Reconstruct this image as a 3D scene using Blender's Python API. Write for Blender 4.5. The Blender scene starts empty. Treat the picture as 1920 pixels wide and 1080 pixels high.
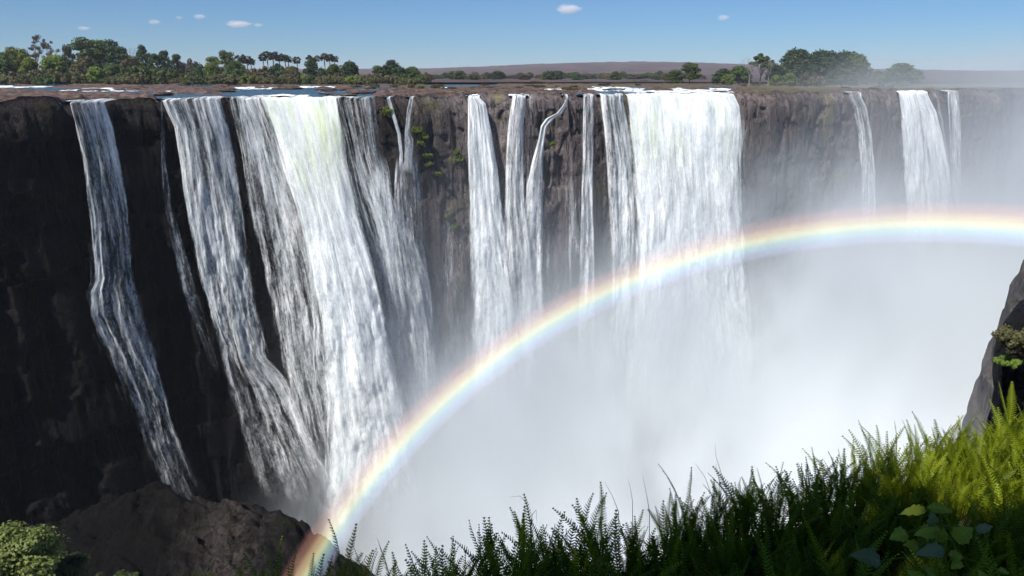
import bpy, math, random
import numpy as np
from mathutils import Vector, Matrix

# ------------------------------------------------------------------ camera, sky, sun, exposure
SC = bpy.context.scene
COL = SC.collection
F, CX, CY = 1350.0, 960.0, 540.0            # focal length and centre of the 1920 px wide photograph
TH = math.radians(16.42)                     # downward pitch
cam_d = bpy.data.cameras.new("camera")
cam = bpy.data.objects.new("camera", cam_d)
COL.objects.link(cam)
SC.camera = cam
cam_d.sensor_width = 36.0
cam_d.lens = 36.0 * F / 1920.0
cam_d.clip_start = 0.05
cam_d.clip_end = 60000
cam.location = (0, 0, 0)
cam.rotation_euler = (math.pi / 2 - TH, 0, 0)

SUN_AZ = math.radians(37.0)                  # sunlight travels towards this bearing (right of straight ahead)
SUN_EL = math.radians(51.0)
LDIR = Vector((math.sin(SUN_AZ) * math.cos(SUN_EL), math.cos(SUN_AZ) * math.cos(SUN_EL), -math.sin(SUN_EL)))
sun_d = bpy.data.lights.new("sun", "SUN")
sun_d.energy = 5.0
sun_d.angle = math.radians(0.5)
sun_d.color = (1.0, 0.965, 0.91)
sun = bpy.data.objects.new("sun", sun_d)
COL.objects.link(sun)
sun.rotation_euler = LDIR.to_track_quat('-Z', 'Y').to_euler()
sun.location = (-60, -80, 120)

W = bpy.data.worlds.new("World")
SC.world = W
W.use_nodes = True
nt = W.node_tree
nt.nodes.clear()
sky = nt.nodes.new("ShaderNodeTexSky")
sky.sky_type = 'NISHITA'
sky.sun_disc = False
sky.sun_elevation = SUN_EL
# the sun stands at the bearing opposite to the light's travel
sky.sun_rotation = math.atan2(-LDIR.x, -LDIR.y)
sky.altitude = 900
sky.air_density = 1.0
sky.dust_density = 0.2
sky.ozone_density = 4.0
bg = nt.nodes.new("ShaderNodeBackground")
bg.inputs[1].default_value = 0.075
out = nt.nodes.new("ShaderNodeOutputWorld")
tint = nt.nodes.new("ShaderNodeMix")
tint.data_type = 'RGBA'
tint.blend_type = 'MULTIPLY'
tint.inputs[0].default_value = 1.0
tint.inputs[7].default_value = (0.46, 0.66, 0.90, 1)      # a clearer, deeper blue than the stock atmosphere
nt.links.new(sky.outputs[0], tint.inputs[6])
nt.links.new(tint.outputs[2], bg.inputs[0])
nt.links.new(bg.outputs[0], out.inputs[0])

SC.view_settings.view_transform = 'Standard'
SC.view_settings.look = 'None'
SC.view_settings.exposure = 0.42
SC.view_settings.gamma = 1.0
cy = SC.cycles
cy.max_bounces = 10
cy.diffuse_bounces = 3
cy.glossy_bounces = 2
cy.transmission_bounces = 4
cy.transparent_max_bounces = 16
cy.volume_bounces = 3
cy.use_adaptive_sampling = True
cy.adaptive_threshold = 0.02
cy.volume_step_rate = 1.0
cy.volume_max_steps = 256
cy.use_denoising = True
try:
    cy.denoiser = 'OPENIMAGEDENOISE'
except Exception:
    pass
cy.sample_clamp_indirect = 8.0

# ------------------------------------------------------------------ numpy helpers
CT, ST = math.cos(TH), math.sin(TH)


def ray(px, py):
    px = np.asarray(px, float)
    py = np.asarray(py, float)
    u = CY - py
    return (px - CX) / F, (F * CT + u * ST) / F, (u * CT - F * ST) / F


def at_y(px, py, Y):
    a, b, c = ray(px, py)
    t = Y / b
    return Vector((float(a * t), float(Y), float(c * t)))


def at_z(px, py, z):
    a, b, c = ray(px, py)
    t = z / c
    return Vector((float(a * t), float(b * t), float(z)))


def project(x, y, z):
    d = y * CT - z * ST
    u = y * ST + z * CT
    d = np.maximum(d, 1e-3)
    return CX + F * x / d, CY - F * u / d


def _hash(ix, iy, iz, seed):
    h = (ix.astype(np.int64) * 374761393 + iy.astype(np.int64) * 668265263 + iz.astype(np.int64) * 1274126177 + seed * 974634777) & 0xFFFFFFFF
    h = ((h ^ (h >> 13)) * 1103515245) & 0xFFFFFFFF
    h = ((h ^ (h >> 15)) * 2246822519) & 0xFFFFFFFF
    return ((h ^ (h >> 16)) & 0xFFFFFF).astype(np.float64) / float(0xFFFFFF)


def vnoise(x, y, z=0.0, seed=0):
    x, y, z = np.broadcast_arrays(np.asarray(x, float), np.asarray(y, float), np.asarray(z, float))
    xi, yi, zi = np.floor(x), np.floor(y), np.floor(z)
    fx, fy, fz = x - xi, y - yi, z - zi
    fx, fy, fz = (t * t * t * (t * (t * 6 - 15) + 10) for t in (fx, fy, fz))
    xi, yi, zi = xi.astype(np.int64), yi.astype(np.int64), zi.astype(np.int64)
    r = 0
    for dx in (0, 1):
        wx = fx if dx else 1 - fx
        for dy in (0, 1):
            wy = fy if dy else 1 - fy
            for dz in (0, 1):
                wz = fz if dz else 1 - fz
                r = r + wx * wy * wz * _hash(xi + dx, yi + dy, zi + dz, seed)
    return r * 2 - 1


def fbm(x, y, z=0.0, o=4, seed=0, gain=0.5, lac=2.03):
    a, s, n = 1.0, 0.0, 0.0
    x, y, z = np.asarray(x, float), np.asarray(y, float), np.asarray(z, float)
    for i in range(o):
        s = s + a * vnoise(x, y, z, seed + i * 17)
        n += a
        a *= gain
        x, y, z = x * lac + 3.1, y * lac + 7.7, z * lac + 1.3
    return s / n


def ridge(x, y, z=0.0, o=4, seed=0):
    a, s, n = 1.0, 0.0, 0.0
    x, y, z = np.asarray(x, float), np.asarray(y, float), np.asarray(z, float)
    for i in range(o):
        s = s + a * (1 - 2 * np.abs(vnoise(x, y, z, seed + i * 13)))
        n += a
        a *= 0.5
        x, y, z = x * 2.1 + 5.1, y * 2.1 + 1.7, z * 2.1 + 2.3
    return s / n


def sstep(a, b, x):
    t = np.clip((np.asarray(x, float) - a) / (b - a), 0, 1)
    return t * t * (3 - 2 * t)


# ------------------------------------------------------------------ object helpers
def tag(o, label=None, cat=None, group=None, kind=None):
    if label:
        o["label"] = label
    if cat:
        o["category"] = cat
    if group:
        o["group"] = group
    if kind:
        o["kind"] = kind
    return o


def mesh_np(name, V, Q, mat=None, smooth=True, attrs=None, uv=None, cols=None):
    """V (n,3), Q (m,k) faces, k = 3 or 4."""
    me = bpy.data.meshes.new(name)
    V = np.ascontiguousarray(V, dtype=np.float32)
    Q = np.ascontiguousarray(Q, dtype=np.int32)
    m, k = Q.shape
    me.vertices.add(len(V))
    me.vertices.foreach_set("co", V.ravel())
    me.loops.add(m * k)
    me.loops.foreach_set("vertex_index", Q.ravel())
    me.polygons.add(m)
    me.polygons.foreach_set("loop_start", np.arange(0, m * k, k, dtype=np.int32))
    me.update(calc_edges=True)
    if smooth:
        me.polygons.foreach_set("use_smooth", np.ones(m, bool))
    for an, arr in (attrs or {}).items():
        at = me.attributes.new(an, 'FLOAT', 'POINT')
        at.data.foreach_set("value", np.ascontiguousarray(arr, dtype=np.float32).ravel())
    if uv is not None:
        ul = me.uv_layers.new(name="UVMap")
        ul.data.foreach_set("uv", np.ascontiguousarray(uv[Q.ravel()], dtype=np.float32).ravel())
    if mat:
        me.materials.append(mat)
    me.validate()
    return me


def obj(name, me, parent=None, loc=None):
    o = bpy.data.objects.new(name, me)
    COL.objects.link(o)
    if parent:
        o.parent = parent
    if loc is not None:
        o.location = loc
    return o


def grid_faces(nu, nv):
    i = np.arange(nu - 1)[:, None]
    j = np.arange(nv - 1)[None, :]
    a = (i * nv + j).ravel()
    return np.stack([a, a + 1, a + nv + 1, a + nv], 1)


def empty(name, loc):
    o = bpy.data.objects.new(name, None)
    COL.objects.link(o)
    o.location = loc
    o.empty_display_size = 0.5
    return o


# ------------------------------------------------------------------ node helpers
class NT:
    def __init__(s, name):
        s.m = bpy.data.materials.new(name)
        s.m.use_nodes = True
        s.t = s.m.node_tree
        s.t.nodes.clear()
        s.out = s.t.nodes.new("ShaderNodeOutputMaterial")

    def n(s, typ, _ins=None, **kw):
        nd = s.t.nodes.new(typ)
        for k, v in kw.items():
            setattr(nd, k, v)
        for k, v in (_ins or {}).items():
            s.set(nd, k, v)
        return nd

    def set(s, nd, k, v):
        sock = nd.inputs[k]
        if isinstance(v, bpy.types.NodeSocket):
            s.t.links.new(v, sock)
        elif isinstance(v, bpy.types.Node):
            s.t.links.new(v.outputs[0], sock)
        else:
            sock.default_value = v

    def math(s, op, a, b=0.0, c=0.0, clamp=False):
        nd = s.n("ShaderNodeMath", {0: a, 1: b, 2: c}, operation=op)
        nd.use_clamp = clamp
        return nd.outputs[0]

    def maprange(s, v, a, b, c=0.0, d=1.0, smooth=True):
        nd = s.n("ShaderNodeMapRange", {0: v, 1: a, 2: b, 3: c, 4: d})
        nd.interpolation_type = 'SMOOTHSTEP' if smooth else 'LINEAR'
        return nd.outputs[0]

    def noise(s, vec, scale, detail=4.0, rough=0.55, dist=0.0):
        nd = s.n("ShaderNodeTexNoise", {"Vector": vec, "Scale": scale, "Detail": detail, "Roughness": rough, "Distortion": dist})
        return nd.outputs[0]

    def mapping(s, vec, scale=(1, 1, 1), loc=(0, 0, 0), rot=(0, 0, 0)):
        nd = s.n("ShaderNodeMapping", {"Vector": vec, "Scale": scale, "Location": loc, "Rotation": rot})
        return nd.outputs[0]

    def mix(s, f, a, b):
        nd = s.n("ShaderNodeMix", data_type='RGBA')
        s.set(nd, 0, f)
        s.set(nd, 6, a if not isinstance(a, tuple) else (*a, 1.0)[:4])
        s.set(nd, 7, b if not isinstance(b, tuple) else (*b, 1.0)[:4])
        return nd.outputs[2]

    def ramp(s, f, stops, interp='LINEAR'):
        nd = s.n("ShaderNodeValToRGB", {0: f})
        cr = nd.color_ramp
        cr.interpolation = interp
        while len(cr.elements) < len(stops):
            cr.elements.new(0.5)
        for e, (p, c) in zip(cr.elements, stops):
            e.position = p
            e.color = (*c, 1.0)[:4] if len(c) == 3 else c
        return nd.outputs[0]

    def obj(s):
        return s.n("ShaderNodeTexCoord").outputs["Object"]

    def attr(s, name):
        return s.n("ShaderNodeAttribute", attribute_name=name).outputs["Fac"]

    def bump(s, h, strength=0.5, dist=0.1):
        return s.n("ShaderNodeBump", {"Height": h, "Strength": strength, "Distance": dist}).outputs[0]

    def surf(s, sh):
        s.t.links.new(sh, s.out.inputs["Surface"])
        return s.m


# ------------------------------------------------------------------ materials
def rock_mat(name, dark, mid, light, scale=1.0, streak=True, moss=None, rough=0.75, up=None, rock_shade_tone=False):
    k = NT(name)
    o = k.obj()
    big = k.noise(k.mapping(o, (0.06 * scale, 0.06 * scale, 0.03 * scale)), 1.0, 5, 0.6)
    st = k.noise(k.mapping(o, (0.9 * scale, 0.9 * scale, 0.06 * scale if streak else 0.9 * scale)), 1.0, 5, 0.62)
    fine = k.noise(o, 2.6 * scale, 6, 0.65)
    f = k.math('ADD', k.math('MULTIPLY', big, 0.5), k.math('ADD', k.math('MULTIPLY', st, 0.35), k.math('MULTIPLY', fine, 0.25)))
    col = k.ramp(f, [(0.38, dark), (0.55, mid), (0.72, light)])
    wv = k.n("ShaderNodeTexNoise", {"Vector": k.mapping(o, (0.5 * scale, 0.5 * scale, (0.035 if streak else 0.3) * scale)), "Scale": 2.2, "Detail": 3.0, "Distortion": 0.6}).outputs[0]
    crack = k.maprange(k.math('ABSOLUTE', k.math('SUBTRACT', wv, 0.5)), 0.0, 0.022)
    col = k.mix(k.math('MULTIPLY_ADD', crack, 0.55, 0.45), tuple(c * 0.4 for c in dark), col)
    if moss:
        mm = k.maprange(k.noise(o, 0.16 * scale, 5, 0.6), 0.55, 0.68)
        col = k.mix(k.math('MULTIPLY', mm, 0.6), col, moss)
    if up:
        nz = k.n("ShaderNodeSeparateXYZ", {0: k.n("ShaderNodeNewGeometry").outputs["Normal"]}).outputs[2]
        u = k.maprange(nz, 0.45, 0.85)
        un = k.maprange(k.noise(o, 0.5, 5, 0.6), 0.42, 0.6)
        col = k.mix(k.math('MULTIPLY', u, un), col, up)
    if rock_shade_tone:                                   # vertex tone: the left side's shade painted into the colour, bare brown rock lighter
        hs = k.n("ShaderNodeHueSaturation", {"Value": k.attr("rock_shade_tone"), "Color": col})
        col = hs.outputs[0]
    h = k.math('ADD', k.math('MULTIPLY', fine, 0.6), k.math('MULTIPLY', k.noise(o, 9 * scale, 4, 0.6), 0.25))
    h = k.math('ADD', h, k.math('MULTIPLY', crack, 0.6))
    b = k.bump(h, 1.0, 0.5 / scale)
    p = k.n("ShaderNodeBsdfPrincipled", {"Base Color": col, "Roughness": rough, "Normal": b, "Specular IOR Level": 0.12})
    return k.surf(p.outputs[0])


M_cliff = rock_mat("wet_basalt", (0.020, 0.018, 0.019), (0.060, 0.050, 0.048), (0.135, 0.104, 0.098), moss=(0.075, 0.07, 0.028), rock_shade_tone=True)
M_spur = rock_mat("spur_rock", (0.004, 0.0036, 0.0036), (0.015, 0.0125, 0.0115), (0.07, 0.056, 0.048), scale=1.4, streak=False, rock_shade_tone=True, moss=(0.022, 0.024, 0.008))
M_head = rock_mat("headland_rock", (0.05, 0.045, 0.048), (0.12, 0.105, 0.10), (0.2, 0.17, 0.16), scale=1.6, moss=(0.08, 0.075, 0.03))


def plateau_mat():
    k = NT("plateau_rock_and_dry_grass")
    o = k.obj()
    n1 = k.noise(k.mapping(o, (0.05, 0.025, 0.3)), 1.0, 6, 0.65)
    n2 = k.noise(o, 0.9, 6, 0.7)
    rock = k.ramp(n2, [(0.36, (0.014, 0.010, 0.009)), (0.48, (0.07, 0.043, 0.034)), (0.62, (0.17, 0.11, 0.088))])
    grass = k.ramp(n2, [(0.36, (0.02, 0.02, 0.009)), (0.5, (0.085, 0.068, 0.032)), (0.68, (0.15, 0.115, 0.055))])
    g = k.attr("grass")
    f = k.maprange(k.math('ADD', g, k.math('MULTIPLY', k.math('SUBTRACT', n1, 0.5), 1.4)), 0.4, 0.65)
    col = k.mix(f, rock, grass)
    b = k.bump(n2, 1.0, 0.5)
    return k.surf(k.n("ShaderNodeBsdfPrincipled", {"Base Color": col, "Roughness": 0.9, "Normal": b}).outputs[0])


def water_mat():
    k = NT("river_water")
    o = k.obj()
    foam = k.attr("foam")
    n = k.noise(k.mapping(o, (0.45, 0.10, 1)), 1.0, 7, 0.75)
    f = k.maprange(k.math('ADD', foam, k.math('MULTIPLY', k.math('SUBTRACT', n, 0.5), 4.2)), 0.45, 0.95)
    rip = k.noise(k.mapping(o, (0.5, 0.8, 1)), 1.0, 5, 0.65)
    wc = k.mix(n, (0.02, 0.045, 0.06), (0.05, 0.085, 0.095))
    base = k.n("ShaderNodeBsdfPrincipled", {"Base Color": wc, "Roughness": 0.22, "Normal": k.bump(rip, 1.0, 0.6), "IOR": 1.33})
    white = k.n("ShaderNodeBsdfDiffuse", {"Color": (0.82, 0.85, 0.86, 1), "Normal": k.bump(n, 0.8, 0.6)})
    return k.surf(k.n("ShaderNodeMixShader", {0: f, 1: base, 2: white}).outputs[0])


def fall_mat(name, thick, tint=(0.93, 0.94, 0.945), green=0.0):
    """thick 0..1: how closed the curtain of white water is"""
    k = NT(name)
    uv = k.n("ShaderNodeTexCoord").outputs["UV"]
    s1 = k.noise(k.mapping(uv, (0.85, 0.055, 1)), 1.0, 6, 0.68, 0.35)     # long strands
    s2 = k.noise(k.mapping(uv, (1.9, 0.32, 1)), 1.0, 6, 0.7, 0.5)          # clots
    s3 = k.noise(k.mapping(uv, (5.0, 1.6, 1)), 1.0, 4, 0.7)                # spray grain
    d = k.attr("dens")
    e = k.attr("edge")
    mixn = k.math('ADD', k.math('MULTIPLY', s1, 0.50), k.math('ADD', k.math('MULTIPLY', s2, 0.32), k.math('MULTIPLY', s3, 0.18)))
    a = k.math('ADD', k.math('MULTIPLY', k.math('SUBTRACT', mixn, 0.5), 4.2), k.math('ADD', d, thick))
    a = k.math('SUBTRACT', a, k.math('MULTIPLY', k.math('SUBTRACT', 1.0, e), 2.3))
    al = k.math('MULTIPLY', k.maprange(a, -0.1, 1.15), k.attr("fade"))
    big = k.noise(k.mapping(uv, (0.32, 0.10, 1)), 1.0, 5, 0.62, 0.4)
    col = k.mix(k.maprange(k.math('ADD', k.math('MULTIPLY', mixn, 0.55), k.math('MULTIPLY', big, 0.45)), 0.40, 0.58), (0.60, 0.655, 0.68), tint)
    if green:
        g = k.math('MULTIPLY', k.attr("green"), k.maprange(s1, 0.42, 0.62))
        col = k.mix(k.math('MULTIPLY', g, green), col, (0.62, 0.70, 0.42))
    h = k.math('ADD', k.math('MULTIPLY', s1, 1.0), k.math('ADD', k.math('MULTIPLY', s2, 0.8), k.math('MULTIPLY', s3, 0.35)))
    b = k.bump(h, 0.55, 0.4)
    dif = k.n("ShaderNodeBsdfDiffuse", {"Color": col, "Normal": b, "Roughness": 0.6})
    tr = k.n("ShaderNodeBsdfTranslucent", {"Color": col, "Normal": b})
    body = k.n("ShaderNodeMixShader", {0: 0.16, 1: dif.outputs[0], 2: tr.outputs[0]})
    t = k.n("ShaderNodeBsdfTransparent")
    return k.surf(k.n("ShaderNodeMixShader", {0: al, 1: t.outputs[0], 2: body.outputs[0]}).outputs[0])


def leaf_mat(name, lo, hi, trans=0.35, scale=0.6, rough=0.6):
    k = NT(name)
    o = k.obj()
    n = k.noise(o, scale, 3, 0.6)
    rnd = k.attr("tone")
    f = k.math('ADD', k.math('MULTIPLY', n, 0.6), k.math('MULTIPLY', rnd, 0.45), clamp=True)
    col = k.mix(f, lo, hi)
    ri = k.n("ShaderNodeObjectInfo").outputs["Random"]
    hsv = k.n("ShaderNodeHueSaturation", {"Hue": k.maprange(ri, 0, 1, 0.485, 0.515, False), "Saturation": 1.0, "Value": k.maprange(ri, 0, 1, 0.8, 1.2, False), "Color": col})
    p = k.n("ShaderNodeBsdfPrincipled", {"Base Color": hsv.outputs[0], "Roughness": rough, "Specular IOR Level": 0.3})
    t = k.n("ShaderNodeBsdfTranslucent", {"Color": hsv.outputs[0]})
    return k.surf(k.n("ShaderNodeMixShader", {0: trans, 1: p.outputs[0], 2: t.outputs[0]}).outputs[0])


def bark_mat(name, a, b):
    k = NT(name)
    o = k.obj()
    n = k.noise(k.mapping(o, (3, 3, 0.8)), 2.0, 5, 0.6)
    return k.surf(k.n("ShaderNodeBsdfPrincipled", {"Base Color": k.mix(n, a, b), "Roughness": 0.9, "Normal": k.bump(n, 0.6, 0.1)}).outputs[0])


M_plateau = plateau_mat()
M_water = water_mat()
M_bark = bark_mat("bark", (0.05, 0.04, 0.03), (0.16, 0.13, 0.10))
M_bark_pale = bark_mat("pale_bark", (0.16, 0.14, 0.12), (0.34, 0.31, 0.28))

# ------------------------------------------------------------------ the shape of the gorge wall (seen from above: y = wall_y(x))
WX = np.array([-170, -130, -108, -94, -86, -78, -71, -64, -57, -50, -43, -37, -29, -21, -14, -9, -2, 6, 14, 22, 30, 40, 50, 60, 72, 86, 100, 118, 140, 170, 220, 320, 420], float)
WY = np.array([-60, 20, 50, 70, 80, 88, 97, 109, 119, 125, 129, 129, 126, 127, 132, 137, 137, 140, 144, 149, 151, 151, 152, 158, 167, 172, 179, 186, 198, 214, 245, 300, 340], float)


def wall_y(x):
    x = np.asarray(x, float)
    y = np.interp(x, WX, WY)
    for d in (1.5, 3.0):
        y = y * 0.5 + 0.25 * (np.interp(x - d, WX, WY) + np.interp(x + d, WX, WY))
    return y


Z_RIM = -3.3
Z_RIVER = -3.62
Z_FLOOR = -104.0


def batter(z):
    d = np.maximum(Z_RIM - np.asarray(z, float), 0) / 100.0
    return 9.0 * d ** 1.3


def on_wall(px, py, off):
    """point where the pixel's ray meets the wall pushed towards the viewer by off(z)"""
    a, b, c = ray(px, py)
    lo = np.full_like(a, 20.0)
    hi = np.full_like(a, 420.0)
    for _ in range(50):
        t = (lo + hi) / 2
        g = t * b - (wall_y(t * a) - off(t * c))
        lo = np.where(g < 0, t, lo)
        hi = np.where(g < 0, hi, t)
    t = (lo + hi) / 2
    return t * a, t * b, t * c


# falls: (name bits, edges [(y, xl, xr)...], thickness, leap, label ...)
FALLS = [
    dict(e=[(187, 121, 188), (240, 134, 204), (300, 148, 218), (400, 160, 240), (500, 168, 250), (528, 169, 256), (552, 158, 266), (600, 160, 280), (650, 182, 296), (720, 218, 315), (800, 245, 338), (880, 276, 372), (925, 292, 402), (960, 300, 430)],
         th=0.5, leap=1.6, bill=0.6, label="narrow shaded waterfall at the far left, broken by a ledge half way down"),
    dict(e=[(180, 298, 402), (240, 322, 420), (300, 332, 434), (400, 345, 456), (500, 360, 474), (600, 382, 494), (660, 398, 512), (720, 408, 560), (800, 424, 600), (880, 440, 640), (960, 465, 680)],
         th=0.56, leap=2.3, bill=1.3, label="wide grey-white waterfall second from the left, spreading over dark rock at its foot"),
    dict(e=[(186, 301, 306), (300, 303, 312), (380, 306, 325), (450, 318, 345), (540, 336, 372), (640, 375, 402), (700, 395, 420)],
         th=0.2, leap=0.6, bill=0.2, label="thin trickle hugging the left edge of the wide grey-white waterfall"),
    dict(e=[(182, 426, 500), (240, 438, 524), (300, 450, 540), (400, 462, 575), (500, 478, 600), (600, 494, 618), (680, 508, 628), (760, 530, 645), (850, 556, 660), (950, 580, 690)],
         th=0.50, leap=1.5, bill=0.9, label="blue-grey veil of falling water in shade left of the bright cataract"),
    dict(e=[(180, 486, 622), (240, 512, 634), (300, 528, 642), (400, 560, 668), (500, 580, 702), (600, 598, 728), (700, 606, 752), (800, 612, 778), (900, 610, 800), (980, 600, 820)],
         th=1.15, leap=3.3, bill=2.4, green=0.7, label="bright greenish-white cataract, broadest of the left group, bursting into spray"),
    dict(e=[(177, 612, 696), (240, 630, 706), (300, 646, 714), (360, 660, 735), (430, 680, 772), (520, 698, 810), (620, 714, 830), (720, 728, 850), (840, 736, 870)],
         th=0.44, leap=0.9, bill=0.6, label="streaky veil fall draping the rock right of the bright cataract"),
    dict(e=[(290, 690, 722), (320, 690, 732), (400, 700, 742), (500, 716, 758), (600, 736, 776)],
         th=0.30, leap=1.9, bill=0.4, label="short curtain of water spilling off a ledge below the streaky veil fall"),
    dict(e=[(182, 722, 731), (215, 732, 743), (250, 743, 753), (290, 748, 757), (330, 744, 760)],
         th=0.6, leap=0.5, bill=0.15, label="left strand of the forked fall, slanting down the dark rock"),
    dict(e=[(181, 768, 776), (210, 761, 773), (248, 758, 770), (262, 757, 778), (300, 756, 777), (330, 748, 780)],
         th=0.60, leap=0.6, bill=0.15, label="right strand of the forked fall, dropping over a rounded boulder"),
    dict(e=[(284, 742, 780), (320, 739, 784), (380, 737, 790), (450, 745, 796), (550, 760, 812), (680, 768, 826), (800, 770, 836)],
         th=0.36, leap=1.2, bill=0.6, label="lower cascade where the two forked strands join and widen"),
    dict(e=[(181, 877, 897), (195, 877, 910), (250, 877, 922), (320, 878, 934), (400, 877, 944), (480, 874, 960), (560, 872, 976), (640, 870, 986), (740, 866, 990), (860, 860, 996)],
         th=0.92, leap=1.8, bill=0.9, label="single bright white fall right of the bare brown cliff face"),
    dict(e=[(183, 960, 986), (240, 952, 982), (300, 948, 982), (380, 944, 986), (460, 942, 998), (560, 944, 1010), (680, 944, 1016), (800, 940, 1020)],
         th=0.66, leap=1.3, bill=0.6, label="tapering white fall next right of the single bright fall"),
    dict(e=[(400, 800, 872), (480, 796, 876), (600, 800, 882), (720, 806, 890), (840, 806, 900)],
         th=-0.12, leap=1.0, bill=0.5, label="barely visible spray veil over the bare brown cliff face"),
    dict(e=[(330, 1018, 1086), (420, 1014, 1090), (520, 1012, 1096), (640, 1010, 1100), (760, 1006, 1104)],
         th=-0.10, leap=1.0, bill=0.5, label="faint spray veil on the dark cliff below the brown rock knob"),
    dict(e=[(184, 988, 999), (260, 988, 999), (340, 985, 998), (430, 982, 1000)],
         th=0.10, leap=0.7, bill=0.1, label="pair of hair-thin water threads beside the tapering white fall"),
    dict(e=[(186, 1061, 1066), (198, 1055, 1063), (212, 1044, 1056), (222, 1024, 1040), (236, 1014, 1027), (262, 1009, 1022), (300, 998, 1019), (350, 986, 1020), (420, 978, 1020), (500, 976, 1022), (600, 978, 1026), (720, 976, 1030)],
         th=0.78, leap=0.8, bill=0.5, label="zigzag cascade stepping left over a brown rock knob"),
    dict(e=[(214, 1058, 1066), (260, 1064, 1071), (330, 1066, 1075), (420, 1064, 1080), (520, 1062, 1084)],
         th=0.05, leap=0.6, bill=0.1, label="faint water thread running down the right side of the rock knob"),
    dict(e=[(188, 1094, 1115), (240, 1093, 1114), (320, 1091, 1113), (400, 1088, 1114), (500, 1084, 1118), (620, 1080, 1120), (740, 1078, 1122)],
         th=0.55, leap=1.0, bill=0.4, label="slim straight fall between the rock knob and the speckled curtain fall"),
    dict(e=[(189, 1127, 1170), (240, 1134, 1180), (300, 1137, 1188), (380, 1139, 1194), (480, 1138, 1196), (600, 1134, 1198), (740, 1130, 1200)],
         th=0.60, leap=1.5, bill=0.8, label="speckled curtain fall just left of the huge white cataract"),
    dict(e=[(176, 1184, 1372), (200, 1189, 1383), (240, 1193, 1386), (300, 1198, 1382), (400, 1203, 1386), (500, 1200, 1396), (620, 1190, 1410), (800, 1170, 1430)],
         th=1.15, leap=3.0, bill=2.6, green=0.4, label="huge brilliant white cataract, widest single drop right of centre"),
    dict(e=[(182, 1593, 1618), (200, 1602, 1628), (250, 1612, 1638), (320, 1615, 1644), (400, 1612, 1646), (480, 1606, 1648), (600, 1600, 1650), (700, 1596, 1652)],
         th=0.5, leap=1.6, bill=0.6, label="lone slender fall on the misty cliff right of the island"),
    dict(e=[(178, 1693, 1744), (210, 1698, 1760), (260, 1700, 1772), (320, 1701, 1784), (400, 1700, 1792), (520, 1696, 1800), (680, 1690, 1808)],
         th=0.95, leap=1.8, bill=1.2, label="broad hazy white fall at the far right, thickest of the misty group"),
    dict(e=[(177, 1742, 1757), (186, 1755, 1760), (230, 1762, 1770), (300, 1770, 1780), (380, 1776, 1788)],
         th=0.35, leap=0.9, bill=0.2, label="bent water thread between the two hazy falls at the far right"),
    dict(e=[(175, 1776, 1798), (220, 1778, 1801), (300, 1780, 1804), (400, 1782, 1808), (500, 1782, 1812)],
         th=0.30, leap=1.1, bill=0.4, label="faint outermost fall, last on the right before the mist closes"),
]
LIPS = []
for f_ in FALLS:
    y0, a0, b0 = f_["e"][0]
    if y0 < 200:
        xa, _, _ = on_wall(np.array([a0 - 1.0, b0 + 1.0]), np.array([y0, y0]), lambda z: 0 * z)
        LIPS.append((float(xa[0]), float(xa[1])))


def lip_mask(x):
    m = np.zeros_like(x)
    for a, b in LIPS:
        m = np.maximum(m, sstep(a - 0.3, a + 0.3, x) * (1 - sstep(b - 0.3, b + 0.3, x)))
    return m


# ------------------------------------------------------------------ gorge wall (structure)
def wall_disp(s, x, z):
    """relief of the basalt: buttresses, columns, ledges; s = length along the wall"""
    d = np.maximum(Z_RIM - z, 0)
    but = fbm(s * 0.055, z * 0.006, 0, 3, 5) * 3.2
    col = ridge(s * 0.19 + 0.6 * fbm(s * 0.1, z * 0.04, 0, 2, 9), z * 0.012, 0, 4, 21) * 1.7
    colf = ridge(s * 0.62, z * 0.035, 0, 3, 33) * 0.55
    blk = fbm(s * 0.35, z * 0.22, 0, 5, 41) * 0.9
    blk = blk + 0.9 * sstep(-0.08, 0.08, vnoise(s * 0.28 + 0.15 * vnoise(s, z, 0, 2), z * 0.16, 0, 43)) + 0.5 * sstep(-0.06, 0.06, vnoise(s * 0.7, z * 0.4, 0, 44))
    zz = z + 2.0 * fbm(s * 0.04, z * 0.02, 0, 3, 51)
    t = (zz / 9.0) % 1.0
    led = (sstep(0.0, 0.85, t) - sstep(0.85, 1.0, t)) * -0.9 * (0.5 + 0.5 * vnoise(s * 0.03, np.floor(zz / 9.0), 0, 61))
    cap = -1.0 * (1 - sstep(0, 9, d)) * (0.6 + 0.4 * fbm(s * 0.2, z * 0.1, 0, 3, 71)) * 0
    amp = sstep(0.0, 5.0, d) * 0.75 + 0.25
    return (but * sstep(0, 25, d) + (col + colf + blk) * amp + led + cap)


xs_c = np.linspace(-168, 300, 3000)
ys_c = wall_y(xs_c)
sl = np.concatenate([[0], np.cumsum(np.hypot(np.diff(xs_c), np.diff(ys_c)))])
NS, NZ = 1500, 380
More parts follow.
